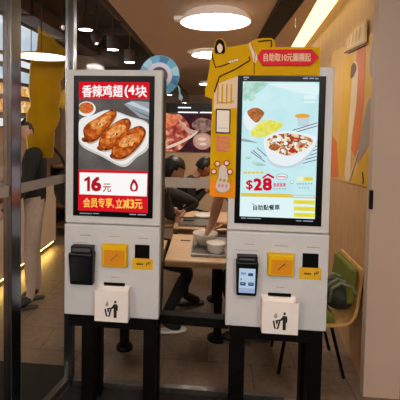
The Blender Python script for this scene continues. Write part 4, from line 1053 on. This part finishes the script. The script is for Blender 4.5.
    for j in range(nv):
        for k in range(nu):
            c_ = [Vector((math.sin(math.pi*(j+.5)/nv)*math.cos(2*math.pi*(k+.5)/nu), math.sin(math.pi*(j+.5)/nv)*math.sin(2*math.pi*(k+.5)/nu), math.cos(math.pi*(j+.5)/nv)))][0]
            if c_.z < lim or (c_.y > .25 and c_.z < .52) or (c_.y > -.1 and c_.z < .1): continue
            hf.append((j*nu+k, (j+1)*nu+k, (j+1)*nu+(k+1) % nu, j*nu+(k+1) % nu))
    hb_.add(hv, hf, m_hair); ho = child(hb_, 'hair', root, smooth=True); sd_ = ho.modifiers.new('thick', 'SOLIDIFY'); sd_.thickness = .012; sd_.offset = -1
    # shoe soles
    for s in ('L', 'R'):
        b = MB(); a = Vector(J['an'+s]); tq_ = Vector(J['toe'+s]); d = Vector((tq_.x-a.x, tq_.y-a.y, 0)).normalized(); n_ = Vector((-d.y, d.x, 0)); z = min(a.z-.075, tq_.z)
        hl = Vector((a.x, a.y, 0))-d*.05; te = Vector((tq_.x, tq_.y, 0))+d*.03
        ol_ = [hl-n_*.025, hl.lerp(te,.3)-n_*.036, hl.lerp(te,.75)-n_*.041, te-n_*.025, te+d*.012, te+n_*.025, hl.lerp(te,.75)+n_*.041, hl.lerp(te,.3)+n_*.036, hl+n_*.025, hl-d*.012]
        b.prism([p+Vector((0,0,z)) for p in ol_], (0,0,.016), (sole or {}).get(s, m_soledark)); so = child(b, 'shoe_sole', root, bevel=.004)
    return root

def seated(px, py, yaw, lean=.25, seat=.46, top=m_jacket, legs=m_trousers, skin=m_skin, label='', handL=None, handR=None, feet=None, hair='short', facedown=.3, sleeve='long', headoff=(0,0,0), elbow=None, sole=None, bulk=1.0):
    """sitting figure facing direction yaw (radians, 0 = +X)"""
    F_ = Vector((math.cos(yaw), math.sin(yaw), 0)); Lf = Vector((-F_.y, F_.x, 0)); o = Vector((px, py, 0)); Z = Vector((0,0,1))
    pel = o+Z*(seat+.11); tor = (Z*math.cos(lean)+F_*math.sin(lean)).normalized()
    chest = pel+tor*.33; neck = pel+tor*.52; hd = neck+(Z*.8+F_*.45*(1+lean)).normalized()*.16+Vector(headoff)
    J = dict(pelvis=pel, chest=chest, neck=neck, head=hd, face=(F_*math.cos(facedown)-Z*math.sin(facedown)))
    for s, sg in (('L', 1), ('R', -1)):
        sh = pel+tor*.46+Lf*.165*sg; J['sh'+s] = sh
        wr = Vector(handL if s == 'L' and handL else handR if s == 'R' and handR else tuple(o+F_*.38+Lf*.14*sg+Z*.80))
        d = wr-sh; L = min(d.length, .53); mid = sh+d*.5; ben = math.sqrt(max(.0, .275**2-(L/2)**2)); dirb = (-Z*.9+Lf*sg*.45).normalized(); dirb = (dirb-d.normalized()*dirb.dot(d.normalized())).normalized()
        J['el'+s] = mid+dirb*ben; wrr = sh+d.normalized()*L if d.length > .53 else wr
        if elbow and s in elbow: J['el'+s] = Vector(elbow[s]); wrr = wr
        J['wr'+s] = wrr; fdv = (wrr-J['el'+s]).normalized(); J['hand'+s] = wrr+(fdv*.7+F_*.3-Z*.2).normalized()*.16
        J['hip'+s] = pel+Lf*.09*sg-Z*.02
        ft = Vector(feet[0] if s == 'L' else feet[1]) if feet else o+F_*.46+Lf*.11*sg
        hip = J['hip'+s]; an = Vector((ft.x, ft.y, .095+ft.z)); d = an-hip; dl = d.length; kk = .43
        if dl > .84: an = hip+d*.84/dl; d = an-hip; dl = .84
        ben = math.sqrt(max(.0004, kk**2-(dl/2)**2)); kd = (F_*.8+Z*.75); kd = (kd-d.normalized()*kd.dot(d.normalized())).normalized()
        J['kn'+s] = hip+d*.5+kd*ben; J['an'+s] = an; J['toe'+s] = an+F_*.15-Z*.09
    return person(J, label, top, legs, skin, hair, sleeve=sleeve, sole=sole, bulk=bulk)

# stools for the hidden seats
def stool(x, y, label, z=.46):
    t = empty('dining_stool', (x, y, 0), label=label, cat='stool', group=None)
    b = MB(); b.lathe([(.0005,z-.04),(.15,z-.04),(.16,z-.03),(.16,z-.008),(.15,z),(.0005,z)], (x,y,0), m_tableedge, n=28); child(b, 'seat', t, smooth=False)
    for sx, sy in ((1,1),(1,-1),(-1,1),(-1,-1)):
        b = MB(); b.tube([(x+sx*.09,y+sy*.09,z-.04),(x+sx*.13,y+sy*.13,.001)], .012, m_steel_black, 8); child(b, 'leg', t)
# diner on the left side of the near tables, black jacket, facing right
f1 = onZ(205,306,0); f1b = onZ(187,332.5,0)
s1 = Vector((-.58, 3.30, 0))
h1 = onZ(184,212,.80)
seated(s1.x, s1.y, .25, lean=.32, seat=.50, top=m_greyjacket, hair='long', bulk=1.3, label='person in a dark jacket sitting at the left behind the kiosk, hand over the tray', handR=(h1.x-.10, h1.y-.04, .82), handL=tuple(onY(184,210.5,3.56)), elbow={'L': onY(196.5,203,3.64)}, feet=[(f1.x-.19, f1.y, 0), (f1b.x-.19, f1b.y-.02, 0)], sole={'R': m_sole}, facedown=.5)
stool(s1.x-.03, s1.y, 'round stool under the diner in the dark jacket', z=.48)
# diner leaning over the second table, dark hair
s2 = Vector((onY(170,180,4.75).x, 4.75, 0))
seated(s2.x, s2.y, .05, lean=.62, top=m_jacket, skin=m_skin2, label='person with short black hair leaning over the second table, facing right', handR=(s2.x+.42, s2.y-.1, .84), handL=(s2.x+.44, s2.y+.16, .84), facedown=.55)
stool(s2.x-.02, s2.y, 'round stool under the leaning dark-haired diner', z=.44)
# diner on the right of the near table, only forearm and feet show
g1 = onZ(232,345,0); g2 = onZ(256,352,0); hh = onZ(210,240,.86)
ELB = onY(221,190,3.0); WRI = onY(211.5,226,2.93)
seated(.56, 3.14, math.pi*.93, lean=.45, bulk=1.12, elbow={'L': ELB}, top=m_creamcloth, skin=m_skin, sleeve='short', label='person with bare forearm reaching into the bowl, sitting behind the salad kiosk', handR=(.12, 3.32, .80), handL=tuple(WRI), feet=[(g1.x+.08,g1.y+.02,0),(g2.x+.06,g2.y+.16,0)], facedown=.5)
stool(.58, 3.14, 'round stool under the diner behind the salad kiosk', z=.44)
# standing customer with light trousers behind the hanging board
q = onZ(27,303,0)
def standing(x, y, yaw, label, top, legs, skin, H=1.68, armf=.1, hair='short', stride=.0):
    F_ = Vector((math.cos(yaw), math.sin(yaw), 0)); Lf = Vector((-F_.y, F_.x, 0)); o = Vector((x, y, 0)); Z = Vector((0,0,1)); k = H/1.7
    J = dict(pelvis=o+Z*.93*k, chest=o+Z*1.24*k, neck=o+Z*1.45*k, head=o+Z*1.58*k+F_*.02, face=F_-Z*.15)
    for s, sg in (('L',1),('R',-1)):
        J['sh'+s] = o+Lf*.17*sg+Z*1.39*k; J['el'+s] = o+Lf*.22*sg+Z*1.1*k+F_*(-.02+armf*.5); J['wr'+s] = o+Lf*.2*sg+Z*(1.1-.24*(1-armf))*k+F_*(.06+armf*.9); J['hand'+s] = J['wr'+s]+(J['wr'+s]-J['el'+s]).normalized()*.16
        J['hip'+s] = o+Lf*.09*sg+Z*.88*k; J['kn'+s] = o+Lf*.09*sg+Z*.49*k+F_*(.02+stride*sg*.5); J['an'+s] = o+Lf*.09*sg+Z*.095+F_*stride*sg; J['toe'+s] = J['an'+s]+F_*.15-Z*.09
    return person(J, label, top, legs, skin, hair)
standing(q.x+.07, q.y+.0, math.radians(205), 'standing customer in a black top and light trousers behind the hanging board', m_jacket, m_beigecloth, m_skin, 1.66, .2, stride=.03)
# black shoulder bag of the customer
bg = Vector((q.x+.33, q.y+.12, 0)); b = MB(); b.ell((bg.x,bg.y,1.03), (.13,.09,.17), m_jacket, 20, 14); t = empty('shoulder_bag', (bg.x,bg.y,.87), label='black shoulder bag hanging at the standing customer, below the hanging board', cat='bag'); child(b, 'bag_body', t, smooth=True)
b = MB(); b.tube([(bg.x,bg.y,1.17),(bg.x-.06,bg.y-.02,1.32),(bg.x-.15,bg.y-.06,1.44)], .014, m_jacket, 8); child(b, 'strap', t)
# staff member behind the counter
sx_ = onY(-2,140,4.0); standing(XC-.70, 3.55, math.radians(0), 'staff member in black behind the counter at the far left', m_jacket, m_trousers, m_skin2, 1.66, .25)

# ------------------------------------------------------------------ shell chair with green cushions and bag
XCH = .0
ch_y = 2.78
def shell_pts():
    seq = [(322,326.5),(338,326.2),(349,322),(354.5,312),(357,296),(358.5,280),(359.8,268),(352.5,259.5)]
    return seq
ch = empty('shell_chair', (onY(340,325,ch_y).x, ch_y, 0), label='bent plywood chair with green cushions beside the pale pillar', cat='chair')
m_ply = woodmat('bent_plywood', (226,178,110), (206,156,90), (2,2,2)); m_green = mat('olive_cushion', (108, 112, 34), rough=.85, noise=.15, scale=30, bump=.3)
prof = [(onY(x, y, ch_y-.2).x, onY(x, y, ch_y-.2).z) for x, y in ((318,328),(340,327.6),(347,326.2),(352.5,323),(356.5,317.5),(359,309),(361,296),(363,283),(364.6,270))]
prof = [(prof[0][0]-.28, prof[0][1]+.0)]+prof
# thickness inward
def offs(pr, t):
    out = []
    for i, p in enumerate(pr):
        a = pr[max(i-1,0)]; b_ = pr[min(i+1,len(pr)-1)]; d = Vector((b_[0]-a[0], b_[1]-a[1])).normalized(); out.append((p[0]-d.y*t, p[1]+d.x*t))
    return out
inn = offs(prof, .018)
ycA, ycB = ch_y-.2, ch_y+.22
b = MB(); n = len(prof)
vs = [(x, ycA, z) for x, z in prof]+[(x, ycA, z) for x, z in inn]+[(x, ycB, z) for x, z in prof]+[(x, ycB, z) for x, z in inn]
fs = []
for i in range(n-1): fs += [(i,i+1,n+i+1,n+i),(2*n+i,3*n+i,3*n+i+1,2*n+i+1),(i,2*n+i,2*n+i+1,i+1),(n+i,n+i+1,3*n+i+1,3*n+i)]
fs += [(0,n,3*n,2*n),(n-1,2*n+n-1,3*n+n-1,n+n-1)]
b.add(vs, fs, m_ply); child(b, 'shell', ch, bevel=.003)
top = onY(344,258,ch_y-.15)
bx0 = inn[-3]; bx1 = inn[-1]
b = MB(); i0 = inn[6]; i1 = inn[-1]; d = Vector((i1[0]-i0[0], 0, i1[1]-i0[1])).normalized(); nn = Vector((-d.z, 0, d.x)); 
A = Vector((i0[0],0,i0[1]))+nn*.002; B = A+d*(i1[1]-i0[1]-.012)
b.hexa([A+Vector((0,ycA+.03,0)), A+nn*.05+Vector((0,ycA+.03,0)), A+nn*.05+Vector((0,ycB-.02,0)), A+Vector((0,ycB-.02,0)), B+Vector((0,ycA+.03,0)), B+nn*.045+Vector((0,ycA+.03,0)), B+nn*.045+Vector((0,ycB-.02,0)), B+Vector((0,ycB-.02,0))], m_green)
child(b, 'back_cushion', ch, bevel=.02, seg=3)
zs = inn[1][1]; b = MB(); b.box(inn[0][0]+.02, inn[2][0]-.02, ycA+.02, ycB-.02, zs+.002, zs+.055, m_green); child(b, 'seat_cushion', ch, bevel=.015, seg=3)
for (sx, sy) in ((0,0),(0,1),(1,0),(1,1)):
    xa_ = prof[0][0]+.1 if sx == 0 else prof[2][0]-.04; yy = ycA+.05 if sy == 0 else ycB-.05
    b = MB(); b.tube([(xa_, yy, zs-.018), (xa_+(.09 if sx else -.05), yy+(.0 if sy else 0), .001)], .011, m_steel_black, 8); child(b, 'leg', ch)
# green-grey bag on the chair seat
bgx = onY(337.5,300,ch_y-.05); bz = zs+.056
t = empty('handbag', (bgx.x, ch_y-.02, bz), label='dark green bag with pale straps lying on the plywood chair', cat='bag')
m_bag = mat('dark_green_bag', (44, 50, 34), rough=.7, noise=.3, scale=18, bump=.5); m_strap = mat('sage_strap', (120, 128, 96), rough=.7, noise=.15)
b = MB(); nu, nv = 22, 14; vs = []; fs = []
for j in range(nv+1):
    ph = math.pi*j/nv
    for k in range(nu):
        t_ = 2*math.pi*k/nu; x, y, z = math.sin(ph)*math.cos(t_), math.sin(ph)*math.sin(t_), math.cos(ph)
        g = 1+.08*mnoise.noise(Vector((x*3+1,y*3,z*3)))
        vs.append((bgx.x+x*.108*g, ch_y-.03+y*.135*g, bz+.09+max(z, -.97)*.092*g))
for j in range(nv):
    for k in range(nu): fs.append((j*nu+k, (j+1)*nu+k, (j+1)*nu+(k+1) % nu, j*nu+(k+1) % nu))
b.add(vs, fs, m_bag); child(b, 'bag_body', t, smooth=True)
for dy in (-.125, -.06, .04):
    b = MB(); cx_ = bgx.x; cy_ = ch_y-.02+dy
    b.tube([(cx_-.085,cy_-.01,bz+.08),(cx_-.075,cy_-.02,bz+.17),(cx_-.02,cy_-.025,bz+.215),(cx_+.05,cy_-.02,bz+.19),(cx_+.085,cy_-.025,bz+.13),(cx_+.09,cy_-.02,bz+.09)], .010, m_strap, 8); child(b, 'strap', t, smooth=True)

# ------------------------------------------------------------------ world
w = bpy.data.worlds.new('world'); SC.world = w; w.use_nodes = True
w.node_tree.nodes['Background'].inputs[0].default_value = (.09, .075, .06, 1); w.node_tree.nodes['Background'].inputs[1].default_value = .5
